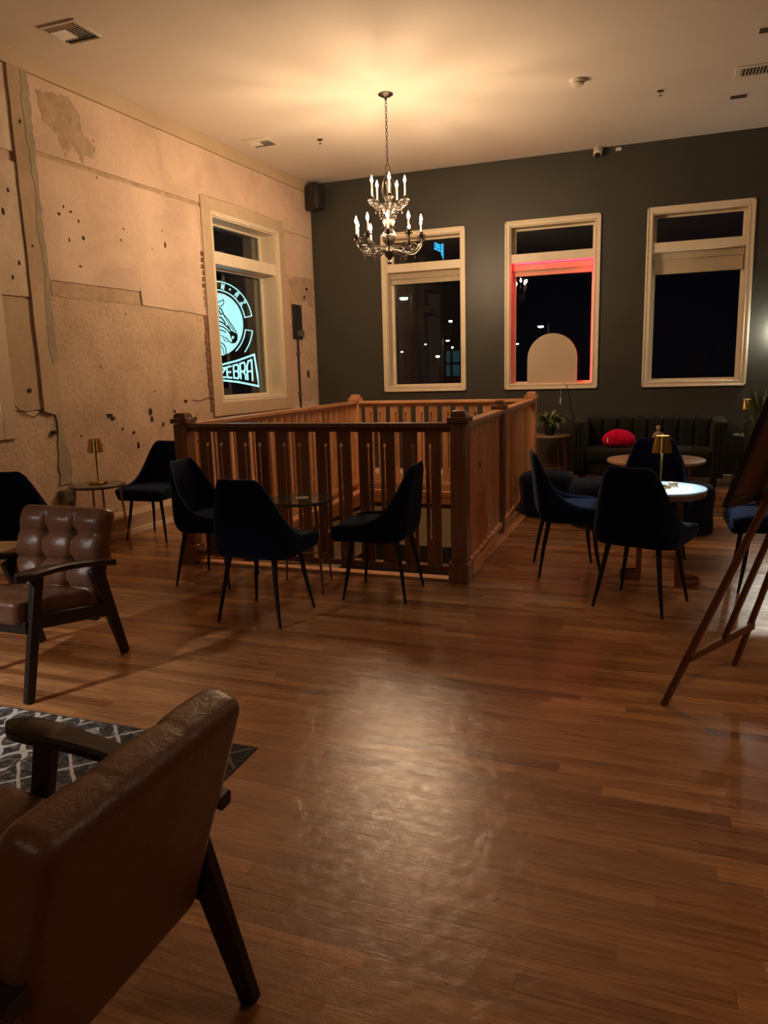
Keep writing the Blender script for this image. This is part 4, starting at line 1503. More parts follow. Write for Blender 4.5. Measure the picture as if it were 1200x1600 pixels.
mb = MB(); mb.tube([(0.034, 0, 0.262), (0.062, -0.01, 0.235), (0.095, -0.03, 0.245)], [0.011, 0.009, 0.007], 8); mb.build('arm', M['tag'], FG, bevel=0)
mb = MB(); mb.tube([(-0.034, 0, 0.262), (-0.048, -0.004, 0.215), (-0.040, -0.02, 0.170)], [0.011, 0.009, 0.007], 8); mb.build('arm', M['figure'], FG)

# ------------------------------------------------------------------ easel with board
EA = thing('easel', 'wooden display easel at the right edge, seen from the back', 'easel', (0.215, 3.5125, 0))
f1 = Vector((0.053, 3.23, 0)); f3 = Vector((0.377, 3.795, 0)); em = (f1 + f3) / 2
eu = (f3 - f1).normalized(); en = Vector((eu.y, -eu.x, 0))
apex = em + en * 0.59 + Vector((0, 0, 1.75))
eo = em
def eb(a, b_, w_, h_, nm, mt='easel', parent=None):
    mb = MB(); mb.bar(Vector(a) - eo, Vector(b_) - eo, w_, h_, tuple(en)); return mb.build(nm, M[mt], parent or EA, bevel=0.003)
eo = Vector((0.215, 3.5125, 0))
e1 = (apex - f1); e3 = (apex - f3)
eb(f1, f1 + e1 * 0.985 - eu * 0.02, 0.036, 0.022, 'leg')
eb(f3, f3 + e3 * 0.985 + eu * 0.02, 0.036, 0.022, 'leg')
cz = 0.132
ca, cb = f1 + e1 * cz, f3 + e3 * cz
eb(ca - eu * 0.01 + en * 0.012, cb + eu * 0.01 + en * 0.012, 0.036, 0.018, 'crossbar')
em2 = (ca + cb) / 2
eb(em2 + en * 0.012, apex + en * 0.0, 0.034, 0.020, 'mast')
rear = apex + en * 0.75; rear.z = 0
eb(apex, rear, 0.034, 0.020, 'leg')
ed = (en * 0.59 + Vector((0, 0, 1.75))).normalized()
led = em + ed * 0.945
eb(led - eu * 0.16 - en * 0.02, led + eu * 0.16 - en * 0.02, 0.03, 0.05, 'ledge')
BD = thing('display_board', 'black framed board with brown back resting on the easel', 'board', tuple(em + ed * 0.965 - en * 0.040))
bo = Vector(BD.location)
def slab(u0, u1, v0, v1, t0, t1):
    N_ = eu.cross(ed)
    if N_.dot(en) < 0: N_ = -N_
    vs = [eu * u + ed * v_ + N_ * t_ for u in (u0, u1) for v_ in (v0, v1) for t_ in (t0, t1)]
    mb = MB(); mb.add(vs, [(0, 1, 3, 2), (4, 6, 7, 5), (0, 4, 5, 1), (2, 3, 7, 6), (0, 2, 6, 4), (1, 5, 7, 3)]); return mb
for (a, b_, c_, d_) in ((-0.44, -0.405, 0, 0.9), (0.405, 0.44, 0, 0.9), (-0.405, 0.405, 0, 0.035), (-0.405, 0.405, 0.865, 0.9)):
    slab(a, b_, c_, d_, -0.012, 0.012).build('frame_bar', M['black_frame'], BD, bevel=0.002)
slab(-0.405, 0.405, 0.035, 0.865, -0.006, 0.002).build('back_panel', M['hardboard'], BD)

# ------------------------------------------------------------------ chandelier
CH = thing('chandelier', 'two tier bronze candle chandelier, lit, hanging over the stair opening', 'chandelier', (-2.59, 7.24, ZC))
def cz_(z): return z - ZC
mb = MB(); mb.lathe([(0, 0), (0.070, 0), (0.072, -0.008), (0.055, -0.018), (0.030, -0.030), (0.012, -0.036), (0.010, -0.055), (0, -0.055)], 28); mb.build('canopy', M['bronze'], CH)
mb = MB()
z = 3.995; k = 0
while z > 3.42:
    L2, W2 = 0.020, 0.0095
    pts = []
    for i in range(12):
        a = 2 * PI * i / 12
        p = (W2 * math.cos(a), 0, L2 * math.sin(a) + cz_(z) - 0.01) if k % 2 else (0, W2 * math.cos(a), L2 * math.sin(a) + cz_(z) - 0.01)
        pts.append(p)
    mb.tube(pts, 0.0030, 5, closed=True)
    z -= 0.0325; k += 1
mb.build('chain', M['bronze'], CH)
# central column
mb = MB()
prof = [(0.0, 2.495), (0.012, 2.50), (0.020, 2.515), (0.014, 2.532), (0.008, 2.54), (0.018, 2.555), (0.036, 2.575), (0.044, 2.60), (0.040, 2.63), (0.024, 2.65), (0.018, 2.67),
        (0.034, 2.69), (0.052, 2.72), (0.056, 2.76), (0.044, 2.80), (0.028, 2.83), (0.036, 2.86), (0.048, 2.90), (0.040, 2.94), (0.022, 2.97), (0.030, 2.99), (0.050, 3.01),
        (0.062, 3.03), (0.050, 3.05), (0.022, 3.07), (0.014, 3.12), (0.010, 3.20), (0.012, 3.24), (0.020, 3.26), (0.010, 3.28), (0.008, 3.34), (0.0, 3.36)]
mb.lathe([(r_ * 1.25, cz_(z)) for r_, z in prof], 20); colm = mb.build('column', M['bronze'], CH)
# leaf ornaments round the column
for (zz, rr2, n_, L) in ((2.74, 0.060, 9, 0.08), (2.83, 0.050, 8, 0.09), (2.91, 0.054, 9, 0.09), (2.97, 0.04, 8, 0.07), (3.03, 0.065, 10, 0.08), (2.60, 0.050, 9, 0.07)):
    for k in range(n_):
        a = 2 * PI * k / n_ + zz * 5
        mb = MB()
        leaf_blade(mb, (rr2 * 0.85 * math.cos(a), rr2 * 0.85 * math.sin(a), cz_(zz)), (math.cos(a), math.sin(a), 0), L * 0.6, 0.015, 1.3, 4, up=1.5)
        mb.build('leaf_ornament', M['bronze'], colm)
# crown cage of scrolls
for k in range(5):
    a = 2 * PI * k / 5 + 0.5
    pts = []
    for i in range(22):
        q = i / 21
        r_ = 0.008 + 0.075 * math.sin(q * PI) ** 0.8 * (1 - 0.35 * q)
        pts.append((r_ * math.cos(a), r_ * math.sin(a), cz_(3.07 + 0.28 * q)))
    for i in range(14):
        b2 = i / 13 * PI * 1.8
        rr3 = 0.022 * (1 - i / 18)
        pts.append(((0.012 + rr3 * math.sin(b2)) * math.cos(a), (0.012 + rr3 * math.sin(b2)) * math.sin(a), cz_(3.35 - 0.022 + rr3 * math.cos(b2))))
    mb = MB(); mb.tube(pts, 0.0035, 6); mb.build('crown_scroll', M['bronze'], CH)
mb = MB(); mb.tube([(0.024 * math.cos(a), 0, cz_(3.385) + 0.034 * math.sin(a)) for a in [2 * PI * i / 16 for i in range(16)]], 0.004, 6, closed=True); mb.build('hanging_ring', M['bronze'], CH)


def ch_arm(ang, r_end, z_hub, z_cup, cand_h, bulb='bulb'):
    root_pts = []
    ca_, sa_ = math.cos(ang), math.sin(ang)
    def W(r_, z): return (r_ * ca_, r_ * sa_, cz_(z))
    mb = MB()
    dz = z_cup - z_hub
    pts = [W(0.02, z_hub + 0.02), W(r_end * 0.35, z_hub + 0.005), W(r_end * 0.62, z_hub - 0.02), W(r_end * 0.82, z_hub - 0.005), W(r_end * 0.98, z_hub + dz * 0.40), W(r_end * 1.03, z_hub + dz * 0.75), W(r_end, z_cup)]
    # smooth with Catmull-Rom
    sp = []
    P_ = [Vector(p) for p in pts]
    P_ = [P_[0]] + P_ + [P_[-1]]
    for i in range(1, len(P_) - 2):
        for q in (0, .33, .66):
            t2, t3 = q * q, q ** 3
            sp.append(0.5 * ((2 * P_[i]) + (-P_[i - 1] + P_[i + 1]) * q + (2 * P_[i - 1] - 5 * P_[i] + 4 * P_[i + 1] - P_[i + 2]) * t2 + (-P_[i - 1] + 3 * P_[i] - 3 * P_[i + 1] + P_[i + 2]) * t3))
    sp.append(P_[-1])
    mb.tube(sp, 0.0075, 7)
    mb.tube([W(0.02, z_hub + 0.055), W(r_end * 0.4, z_hub + 0.048), W(r_end * 0.78, z_hub + 0.035)], 0.0038, 6)
    # scroll at the elbow
    sc_ = []
    for i in range(22):
        b2 = i / 21 * PI * 3.0
        rad = 0.042 * (1 - i / 26)
        sc_.append(W(r_end * 0.76 + rad * math.cos(b2), z_hub + 0.028 + rad * math.sin(b2)))
    mb.tube(sc_, 0.0056, 6)
    sc_ = []
    for i in range(16):
        b2 = PI + i / 15 * PI * 2.2
        rad = 0.020 * (1 - i / 20)
        sc_.append(W(r_end * 1.06 + rad * math.cos(b2), z_cup - 0.03 + rad * math.sin(b2)))
    mb.tube(sc_, 0.0048, 6)
    o = mb.build('arm', M['bronze'], CH)
    mb = MB()
    c_ = (r_end * ca_, r_end * sa_, cz_(z_cup))
    pr = [(0.004, -0.050), (0.009, -0.040), (0.006, -0.028), (0.014, -0.014), (0.018, -0.004), (0.030, 0.004), (0.036, 0.012), (0.032, 0.010), (0.014, 0.008), (0.016, 0.022), (0.020, 0.036), (0.014, 0.040), (0.012, 0.030)]
    mb.lathe(pr, 16, c_)
    for k in range(7):
        a = 2 * PI * k / 7
        leaf_blade(mb, (c_[0] + 0.022 * math.cos(a), c_[1] + 0.022 * math.sin(a), c_[2] - 0.004), (math.cos(a), math.sin(a), 0), 0.040, 0.013, 0.9, 4, up=0.9)
        leaf_blade(mb, (c_[0] + 0.012 * math.cos(a + .4), c_[1] + 0.012 * math.sin(a + .4), c_[2] - 0.030), (math.cos(a + .4), math.sin(a + .4), 0), 0.030, 0.009, 0.6, 3, up=0.8)
    mb.build('drip_pan', M['bronze'], o)
    mb = MB()
    for (rq, zq) in ((0.80, z_hub - 0.020), (0.55, z_hub - 0.022)):
        p_ = W(r_end * rq, zq)
        mb.lathe([(0, 0.0), (0.004, -0.004), (0.002, -0.012), (0.007, -0.022), (0.005, -0.032), (0, -0.038)], 8, p_)
    for k in range(5):
        a = ang + 0.9 * (k - 2)
        p_ = W(r_end * (0.62 + 0.08 * k), z_hub + 0.02 + 0.006 * k)
        leaf_blade(mb, p_, (math.cos(a), math.sin(a), 0), 0.036, 0.010, 0.7, 3, up=1.1)
    mb.build('leaf_ornament', M['bronze'], o)
    mb = MB(); mb.lathe([(0.0085, 0.034), (0.0085, 0.034 + cand_h), (0.004, 0.034 + cand_h + 0.003), (0, 0.034 + cand_h + 0.003)], 12, c_); mb.build('candle', M['candle'], o)
    mb = MB()
    zb = 0.034 + cand_h + 0.003
    mb.lathe([(0.006, zb), (0.0110, zb + 0.010), (0.0130, zb + 0.020), (0.0100, zb + 0.034), (0.005, zb + 0.048), (0.0015, zb + 0.062), (0, zb + 0.066)], 12, c_, caps=False)
    mb.build('bulb', M[bulb], o)
    return o


for k in range(10):
    ch_arm(math.radians(-96 + 36 * k - 12), 0.33, 2.61, 2.735, 0.100)
for k in range(5):
    ch_arm(math.radians(-90 + 72 * k + 24), 0.168, 3.02, 3.085, 0.125, 'bulb_upper')


# ------------------------------------------------------------------ ceiling fixtures
def vent(loc, w_, l_, label, nfin):
    t = thing('ceiling_vent', label, 'vent', (loc[0], loc[1], ZC))
    mb = MB()
    fr_ = 0.028
    for (a, b_, c_, d_) in ((-w_ / 2, w_ / 2, -l_ / 2, -l_ / 2 + fr_), (-w_ / 2, w_ / 2, l_ / 2 - fr_, l_ / 2), (-w_ / 2, -w_ / 2 + fr_, -l_ / 2 + fr_, l_ / 2 - fr_), (w_ / 2 - fr_, w_ / 2, -l_ / 2 + fr_, l_ / 2 - fr_)):
        mb.bx(a, b_, c_, d_, -0.012, 0.0)
    mb.build('frame', M['white_plastic'], t, bevel=0.003)
    mb = MB(); mb.bx(-w_ / 2 + 0.02, w_ / 2 - 0.02, -l_ / 2 + 0.02, l_ / 2 - 0.02, -0.003, -0.0005); mb.build('duct_opening', M['vent_dark'], t)
    iw, il = w_ / 2 - fr_, l_ / 2 - fr_
    if nfin > 0:
        # three way diffuser: long slats on two sides and short fins in the middle
        for sg in (-1, 1):
            for q in range(2):
                mb = MB(); mb.box((0, sg * (il - 0.022 - q * 0.03), -0.010), (2 * iw, 0.018, 0.002), rot=Matrix.Rotation(sg * 0.7, 3, 'X')); mb.build('slat', M['white_plastic'], t)
        for q in range(nfin):
            x = -iw + (q + 0.5) * 2 * iw / nfin
            mb = MB(); mb.box((x, 0, -0.010), (0.016, 2 * il - 0.13, 0.002), rot=Matrix.Rotation(0.8 if x > 0 else -0.8, 3, 'Y')); mb.build('slat', M['white_plastic'], t)
    return t


vent((-4.315, 5.03), 0.34, 0.34, 'white square air vent in the ceiling, top left corner', 10)
vent((-4.393, 8.04), 0.32, 0.33, 'white square air vent in the ceiling above the left wall window', 10)
gv = thing('ceiling_vent', 'long white slotted air grille in the ceiling at the right edge', 'vent', (0.92, 8.10, ZC))
mb = MB()
for (a, b_, c_, d_) in ((-0.42, 0.42, -0.14, -0.10), (-0.42, 0.42, 0.10, 0.14), (-0.42, -0.37, -0.10, 0.10), (0.37, 0.42, -0.10, 0.10)):
    mb.bx(a, b_, c_, d_, -0.014, 0)
mb.build('frame', M['white_plastic'], gv, bevel=0.003)
mb = MB(); mb.bx(-0.38, 0.38, -0.11, 0.11, -0.004, -0.0005); mb.build('duct_opening', M['vent_dark'], gv)
for q in range(26):
    mb = MB(); mb.box((-0.36 + q * 0.029, 0, -0.010), (0.004, 0.20, 0.014), rot=Matrix.Rotation(0.6, 3, 'Y')); mb.build('slat', M['white_plastic'], gv)
for (x, y, lab) in ((0.585, 8.795, 'small dark slot light in the ceiling near the right back window'), (0.68, 7.22, 'small dark slot light in the ceiling at the top right corner')):
    t = thing('slot_light', lab, 'ceiling light', (x, y, ZC))
    mb = MB(); mb.bx(-0.08, 0.08, -0.06, 0.06, -0.004, 0.0); mb.build('trim_plate', M['white_plastic'], t, bevel=0.001)
    mb = MB(); mb.bx(-0.072, 0.072, -0.052, 0.052, -0.006, -0.0035); mb.build('dark_recess', M['vent_dark'], t)
t = thing('smoke_detector', 'round white smoke detector on the ceiling', 'detector', (-0.858, 7.66, ZC))
mb = MB(); mb.lathe([(0, 0), (0.072, 0), (0.072, -0.022), (0.066, -0.028), (0, -0.028)], 30); mb.build('base', M['white_plastic'], t)
mb = MB(); mb.lathe([(0.050, -0.026), (0.050, -0.034)], 30); mb.build('gap_ring', M['vent_dark'], t)
mb = MB(); mb.lathe([(0.056, -0.034), (0.054, -0.046), (0.040, -0.054), (0, -0.056)], 30); mb.build('cover', M['white_plastic'], t)
for (x, y, lab) in ((-3.747, 8.238, 'small ceiling sprinkler left of the chandelier'), (-0.14, 8.296, 'small ceiling sprinkler right of the smoke detector')):
    t = thing('sprinkler', lab, 'sprinkler', (x, y, ZC))
    mb = MB(); mb.lathe([(0, 0), (0.034, 0), (0.030, -0.006), (0.012, -0.012), (0, -0.012)], 22); mb.build('escutcheon', M['bronze'], t)
    mb = MB(); mb.tube([(0, 0, -0.01), (0, 0, -0.04)], 0.006, 8); mb.lathe([(0, -0.042), (0.016, -0.042), (0.016, -0.045), (0, -0.045)], 14); mb.build('head', M['brass'], t)

# camera on the back wall, small box, corner speaker
t = thing('security_camera', 'white bullet security camera where back wall meets ceiling', 'camera', (-0.855, YB, 3.99))
mb = MB(); mb.lathe([(0, 0), (0.055, 0), (0.055, 0.02), (0.045, 0.03), (0, 0.03)], 22); mb.build('mount', M['white_plastic'], t, (0, -0.03, 0.03), rot=(PI / 2, 0, 0))
mb = MB(); mb.lathe([(0.030, 0), (0.050, 0.02), (0.052, 0.09), (0.040, 0.13), (0, 0.14)], 24); bd = mb.build('body', M['white_plastic'], t, (0.0, -0.13, -0.055), rot=(math.radians(-38), 0, 0))
mb = MB(); mb.lathe([(0, -0.002), (0.036, -0.002), (0.038, 0.004), (0.030, 0.006)], 20); mb.build('lens', M['dark_plastic'], bd)
mb = MB(); mb.bx(-0.035, 0.035, -0.02, 0, 0, 0.035)
tag(mb.build('junction_cover', M['white_plastic'], None, (-0.62, YB, 3.99), 0.003), 'tiny white box beside the security camera', 'box')
t = thing('wall_speaker', 'black wall speaker high in the left back corner', 'speaker', (-4.585, 9.84, 3.66), math.radians(-28))
mb = MB(); mb.rbox((0.128, 0.085, 0.168), 0.035, (3, 2, 3), c=(0, 0, 0.165)); mb.build('cabinet', M['dark_plastic'], t)
mb = MB(); mb.rbox((0.110, 0.012, 0.150), 0.011, (3, 1, 3), lambda p: Vector((p.x, p.y - 0.012 * (1 - (p.x / 0.1) ** 2), p.z)), c=(0, -0.084, 0.165)); mb.build('grille', M['grille'], t)
mb = MB(); mb.lathe([(0, 0), (0.006, 0), (0.004, 0.003), (0, 0.003)], 12); mb.build('badge', M['brass'], t, (0.03, -0.110, 0.165), rot=(PI / 2, 0, 0))
mb = MB(); mb.bx(-0.02, 0.02, 0.07, 0.15, 0.12, 0.20); mb.build('bracket', M['dark_plastic'], t)

# electrical panel and conduit on the concrete wall
t = thing('electrical_panel', 'dark metal electrical plate with conduit beside the left wall window', 'electrical panel', on_wall(9.46, 0.0, 1.93), WROT)
mb = MB(); mb.bx(-0.125, 0.125, -0.022, 0, 0, 0.46); mb.build('plate', M['plate'], t, bevel=0.003)
for (x, z) in ((-0.105, 0.44), (0.105, 0.44)):
    mb = MB(); mb.lathe([(0.008, 0), (0.006, 0.004), (0, 0.005)], 8); mb.build('screw', M['brass'], t, (x, -0.022, z), rot=(PI / 2, 0, 0))
mb = MB(); mb.bx(-0.03, 0.11, -0.06, -0.022, 0.03, 0.12); mb.build('switch_box', M['grey_metal'], t, bevel=0.004)
mb = MB(); mb.tube([(-0.02, -0.02, 0.06), (-0.02, -0.02, -1.15)], 0.014, 8); mb.build('conduit', M['dark_plastic'], t)
for z in (-0.2, -0.75):
    mb = MB(); mb.bx(-0.05, 0.01, -0.036, 0, z, z + 0.02); mb.build('clamp', M['grey_metal'], t)
t = thing('outlet_box', 'grey metal outlet box with conduit at the foot of the concrete wall', 'outlet box', on_wall(5.10, 0.0, 0.38), WROT)
mb = MB(); mb.bx(-0.07, 0.07, -0.075, 0, 0.02, 0.125); mb.build('box', M['grey_metal'], t, bevel=0.004)
for x in (0.03, 0.055):
    mb = MB(); mb.tube([(x, -0.03, 0.03), (x, -0.03, -0.19)], 0.010, 8); mb.build('conduit', M['grey_metal'], t)

# pull cord and cable under the middle window
t = thing('hanging_cord', 'thin cord with white tassel hanging under the middle back window', 'cord', (-1.26, YB - 0.012, 0.97))
mb = MB(); mb.tube([(0, 0, 0.20), (0.002, 0, 0.08)], 0.0025, 5); mb.build('string', M['tag'], t)
mb = MB(); mb.tube([(0, 0, 0.08), (0.006, 0, 0.055), (-0.004, 0, 0.03), (0.002, 0, 0.0)], [0.006, 0.012, 0.008, 0.007], 7); mb.build('tassel', M['tag'], t)
mb = MB()
mb.tube([(-1.22, YB - 0.03, 1.245), (-1.18, YB - 0.045, 1.22), (-1.16, YB - 0.02, 1.10), (-1.13, YB - 0.01, 0.95), (-1.09, YB - 0.012, 0.75), (-1.08, YB - 0.02, 0.60), (-1.08, YB - 0.03, 0.0)], 0.0035, 6)
tag(mb.build('power_cable', M['dark_plastic']), 'black power cable running down the wall from the middle back window', 'cable')

# arch board with red LED tube in the middle window
AB = thing('arch_sign', 'cream arch shaped board standing in the middle back window', 'sign', (-1.385, YB + 0.06, WZ0 + 0.014))
def arch_pts(w_, h_, n=24):
    r_ = w_ / 2
    pts = [(-r_, 0)]
    for i in range(n + 1):
        a = PI - PI * i / n
        pts.append((r_ * math.cos(a), h_ - r_ + r_ * math.sin(a)))
    pts.append((r_, 0))
    return pts
mb = MB(); mb.prism(arch_pts(0.64, 0.635), -0.012, 0.012); mb.build('arch_board', M['arch'], AB, bevel=0.003)
for (x, z) in ((-0.29, 0.03), (0.29, 0.03), (-0.29, 0.30), (0.29, 0.33)):
    mb = MB(); mb.lathe([(0.005, 0), (0.004, 0.003), (0, 0.003)], 8); mb.build('screw', M['grey_metal'], AB, (x, -0.012, z), rot=(PI / 2, 0, 0))
t = thing('led_strip', 'red light strip round the inside of the middle back window', 'light strip', (WINS[1][1] - 0.018, YB + 0.10, WZ0 + 0.03))
mb = MB(); mb.bx(0.000, 0.003, -0.07, 0.010, 0, 1.50); mb.build('diffuser', M['led_red'], t)
mb = MB(); mb.bx(0.003, 0.006, -0.07, 0.010, 0, 1.50); mb.build('mounting_channel', M['grey_metal'], t)
hd_ = WINS[1][0] - WINS[1][1] + 0.05
mb = MB(); mb.bx(hd_, 0.0, -0.06, 0.012, 1.5165, 1.519); mb.build('head_diffuser', M['led_red'], t)

# ------------------------------------------------------------------ blade sign outside the left window
SGN = thing('blade_sign', 'backlit round zebra sign with ZEBRA banner hanging outside the left wall window', 'sign', (-5.85, 9.15, 2.16))
SR = 0.575
mb = MB(); mb.lathe([(0, -0.05), (SR + 0.03, -0.05), (SR + 0.03, 0.05), (0, 0.05)], 64)
mb.build('sign_disc', M['sign_black'], SGN, (0, 0.05, 0), rot=(PI / 2, 0, 0))
YS = -0.003


def stroke(mb, pts, w_, y0=YS, closed=False, th=0.004):
    n = len(pts)
    for i in range(n if closed else n - 1):
        a = Vector((pts[i][0], pts[i][1])); b_ = Vector((pts[(i + 1) % n][0], pts[(i + 1) % n][1]))
        d = b_ - a
        if d.length < 1e-6: continue
        d.normalize()
        a2, b2 = a - d * w_ * 0.35, b_ + d * w_ * 0.35
        nn_ = Vector((-d.y, d.x)) * w_ / 2
        q = [a2 + nn_, b2 + nn_, b2 - nn_, a2 - nn_]
        mb.prism([(p.x, p.y) for p in q], y0, y0 - th)


def arc(r_, a0, a1, n=24):
    return [(r_ * math.cos(math.radians(a0 + (a1 - a0) * i / n)), r_ * math.sin(math.radians(a0 + (a1 - a0) * i / n))) for i in range(n + 1)]


mb = MB()
stroke(mb, arc(SR, 176, 9, 50), 0.013)
stroke(mb, arc(0.465, 176, 9, 46), 0.013)
stroke(mb, [arc(SR, 9, 9, 1)[0], arc(0.465, 9, 9, 1)[0]], 0.013)
stroke(mb, [arc(SR, 171, 171, 1)[0], arc(0.465, 171, 171, 1)[0]], 0.013)
stroke(mb, arc(SR, -11, -42, 14), 0.013); stroke(mb, arc(0.465, -11, -52, 14), 0.013)
stroke(mb, [arc(SR, -11, -11, 1)[0], arc(0.465, -11, -11, 1)[0]], 0.013)
mb.build('ring_outline', M['sign_glow'], SGN)
mb = MB(); mb.prism(arc(0.425, 0, 358, 60), YS, YS - 0.003); mb.build('white_disc', M['sign_glow'], SGN)
# letters on the ring
GLY = {
    'N': [[(0, 0), (0, 1), (0.55, 0), (0.55, 1)]],
    'A': [[(0, 0), (0, 0.75), (0.18, 1), (0.55, 1), (0.55, 0)], [(0, 0.45), (0.55, 0.45)]],
    'Z': [[(0, 1), (0.55, 1), (0.55, 0.85), (0, 0.15), (0, 0), (0.55, 0)]],
    'E': [[(0.5, 1), (0, 1), (0, 0), (0.5, 0)], [(0, 0.5), (0.42, 0.5)]],
    'B': [[(0, 0), (0, 1), (0.45, 1), (0.55, 0.88), (0.55, 0.62), (0.45, 0.52), (0.55, 0.40), (0.55, 0.12), (0.45, 0), (0, 0)], [(0, 0.52), (0.45, 0.52)]],
    'R': [[(0, 0), (0, 1), (0.45, 1), (0.55, 0.88), (0.55, 0.60), (0.45, 0.48), (0, 0.48)], [(0.25, 0.48), (0.55, 0.28), (0.55, 0)]],
    'O': [[(0, 0.1), (0, 0.9), (0.12, 1), (0.43, 1), (0.55, 0.9), (0.55, 0.1), (0.43, 0), (0.12, 0), (0, 0.1)]],
    'M': [[(0, 0), (0, 1), (0.3, 0.45), (0.6, 1), (0.6, 0)]],
}
for ch, ang in (('N', 74), ('A', 47), ('Z', 31)):
    mb = MB()
    hgt = 0.062
    c_ = Vector((0.489 * math.cos(math.radians(ang)), 0.489 * math.sin(math.radians(ang))))
    tx_ = Vector((math.sin(math.radians(ang)), -math.cos(math.radians(ang)))); ty_ = Vector((math.cos(math.radians(ang)), math.sin(math.radians(ang))))
    for st_ in GLY[ch]:
        stroke(mb, [tuple(c_ + tx_ * ((x - 0.275) * hgt * 1.0) + ty_ * (z * hgt)) for x, z in st_], 0.014)
    mb.build('letter', M['sign_glow'], SGN)
mb = MB(); a = math.radians(61); mb.prism([(0.52 * math.cos(a) + p[0], 0.52 * math.sin(a) + p[1]) for p in arc(0.014, 0, 330, 11)], YS, YS - 0.004); mb.build('dot', M['sign_glow'], SGN)
# zebra head in black strokes on the white disc (coordinates in disc radii)
def zz(p):
    return (((p[0] - 62) / 255.0) * 0.425, -((p[1] - 695) / 305.0) * 0.425)
Y2 = YS - 0.003
mb = MB()
def zst(pts, w_): stroke(mb, [zz(p) for p in pts], w_, Y2, th=0.0025)
zst([(72, 515), (95, 482), (150, 460), (148, 498), (118, 524), (95, 520)], 0.012)
zst([(66, 432), (84, 450), (86, 490)], 0.012)
zst([(100, 540), (120, 545), (135, 590), (110, 600), (98, 560)], 0.016)
zst([(118, 545), (140, 600), (180, 655), (215, 715), (243, 765), (256, 810), (252, 850), (232, 876), (200, 880), (176, 862), (160, 838), (138, 822)], 0.014)
zst([(85, 620), (115, 630), (140, 665), (150, 690)], 0.018)
zst([(88, 660), (125, 680), (165, 720), (200, 765)], 0.018)
zst([(140, 610), (165, 660), (195, 715), (225, 760)], 0.010)
zst([(90, 705), (130, 722), (165, 752), (190, 790)], 0.016)
zst([(92, 745), (125, 758), (150, 775)], 0.014)
zst([(100, 870), (125, 895), (140, 930), (138, 985), (125, 1000)], 0.014)
zst([(95, 905), (115, 935), (118, 985)], 0.010)
zst([(98, 800), (122, 812), (130, 850), (165, 868)], 0.010)
for poly in ([(185, 770), (215, 765), (245, 790), (256, 830), (248, 862), (226, 878), (200, 878), (205, 850), (190, 820)], [(170, 700), (196, 740), (186, 752), (160, 722)]):
    mb.prism([zz(p) for p in poly], Y2, Y2 - 0.003)
mb.build('zebra_head', M['sign_black'], SGN)
mb = MB(); mb.prism([zz(p) for p in ((205, 812), (228, 816), (222, 838), (205, 842))], Y2 - 0.003, Y2 - 0.005); mb.build('nostril_highlight', M['sign_glow'], SGN)
# banner
BN = [(-0.95, -0.50), (0.0, -0.555), (0.30, -0.50), (0.575, -0.425), (0.625, -0.855), (0.30, -0.790), (0.0, -0.755), (-0.95, -0.79)]
mb = MB(); mb.prism([(x * 1.02, z + (0.015 if z > -0.6 else -0.015)) for x, z in BN], -0.012, 0.06); mb.build('banner_panel', M['sign_black'], SGN)
mb = MB(); stroke(mb, BN, 0.026, -0.012, True); mb.build('banner_border', M['sign_glow'], SGN)
for i, ch in enumerate('ZEBRA'):
    mb = MB()
    x0 = 0.02 + i * 0.108
    w_ = 0.076
    for st_ in GLY[ch]:
        pts = []
        for (gx_, gz_) in st_:
            X_ = x0 + gx_ / 0.55 * w_
            q = X_ / 0.575
            lo = -0.715 - 0.065 * q ** 1.5; hi = -0.600 + 0.115 * q ** 1.3
            pts.append((X_, lo + (hi - lo) * gz_))
        stroke(mb, pts, 0.024, -0.012)
    mb.build('letter', M['sign_glow'], SGN)
mb = MB(); mb.bx(-0.9, 0.62, 0.0, 0.06, 0.66, 0.70); mb.bx(0.57, 0.62, 0.0, 0.06, -0.3, 0.70); mb.build('bracket', M['dark_plastic'], SGN)

# ------------------------------------------------------------------ outdoors at night
gr = MB(); gr.bx(-60, 60, YB + 1.2, 120, -4.3, -4.2)
struct(gr.build('ground', M['asphalt']))


def far(px_, py_, D):
    v_ = rr * (px_ - 600) / F_PX + dd * (py_ - 800) / F_PX + fw
    t_ = D / v_.y
    return Vector((0, 0, 1.45)) + v_ * t_


def street_lamp(hx, hy, polex, D, size, label):
    h = far(hx, hy, D)
    pz = far(polex, hy - 2, D)
    t = thing('street_lamp', label, 'street lamp', (pz.x, D, -4.2), group='street lamps outside')
    top = Vector((0, 0, h.z + 4.2 + 0.12))
    mb = MB(); mb.tube([(0, 0, 0), (0, 0, top.z)], [0.10, 0.06], 8); mb.build('pole', M['grey_metal'], t)
    hd = Vector((h.x - pz.x, 0, h.z + 4.2))
    mb = MB(); mb.tube([top, ((hd.x) * 0.8, 0, hd.z + 0.12)], 0.04, 6); mb.build('arm', M['grey_metal'], t)
    mb = MB(); mb.rbox((size, size * 0.5, size * 0.16), size * 0.12, (2, 2, 1), c=(hd.x, 0, hd.z + size * 0.25)); hdo = mb.build('head', M['grey_metal'], t)
    mb = MB(); mb.rbox((size * 0.75, size * 0.4, size * 0.30), size * 0.29, (2, 2, 1), c=(hd.x, 0, hd.z)); mb.build('lens', M['street_glow'], hdo)


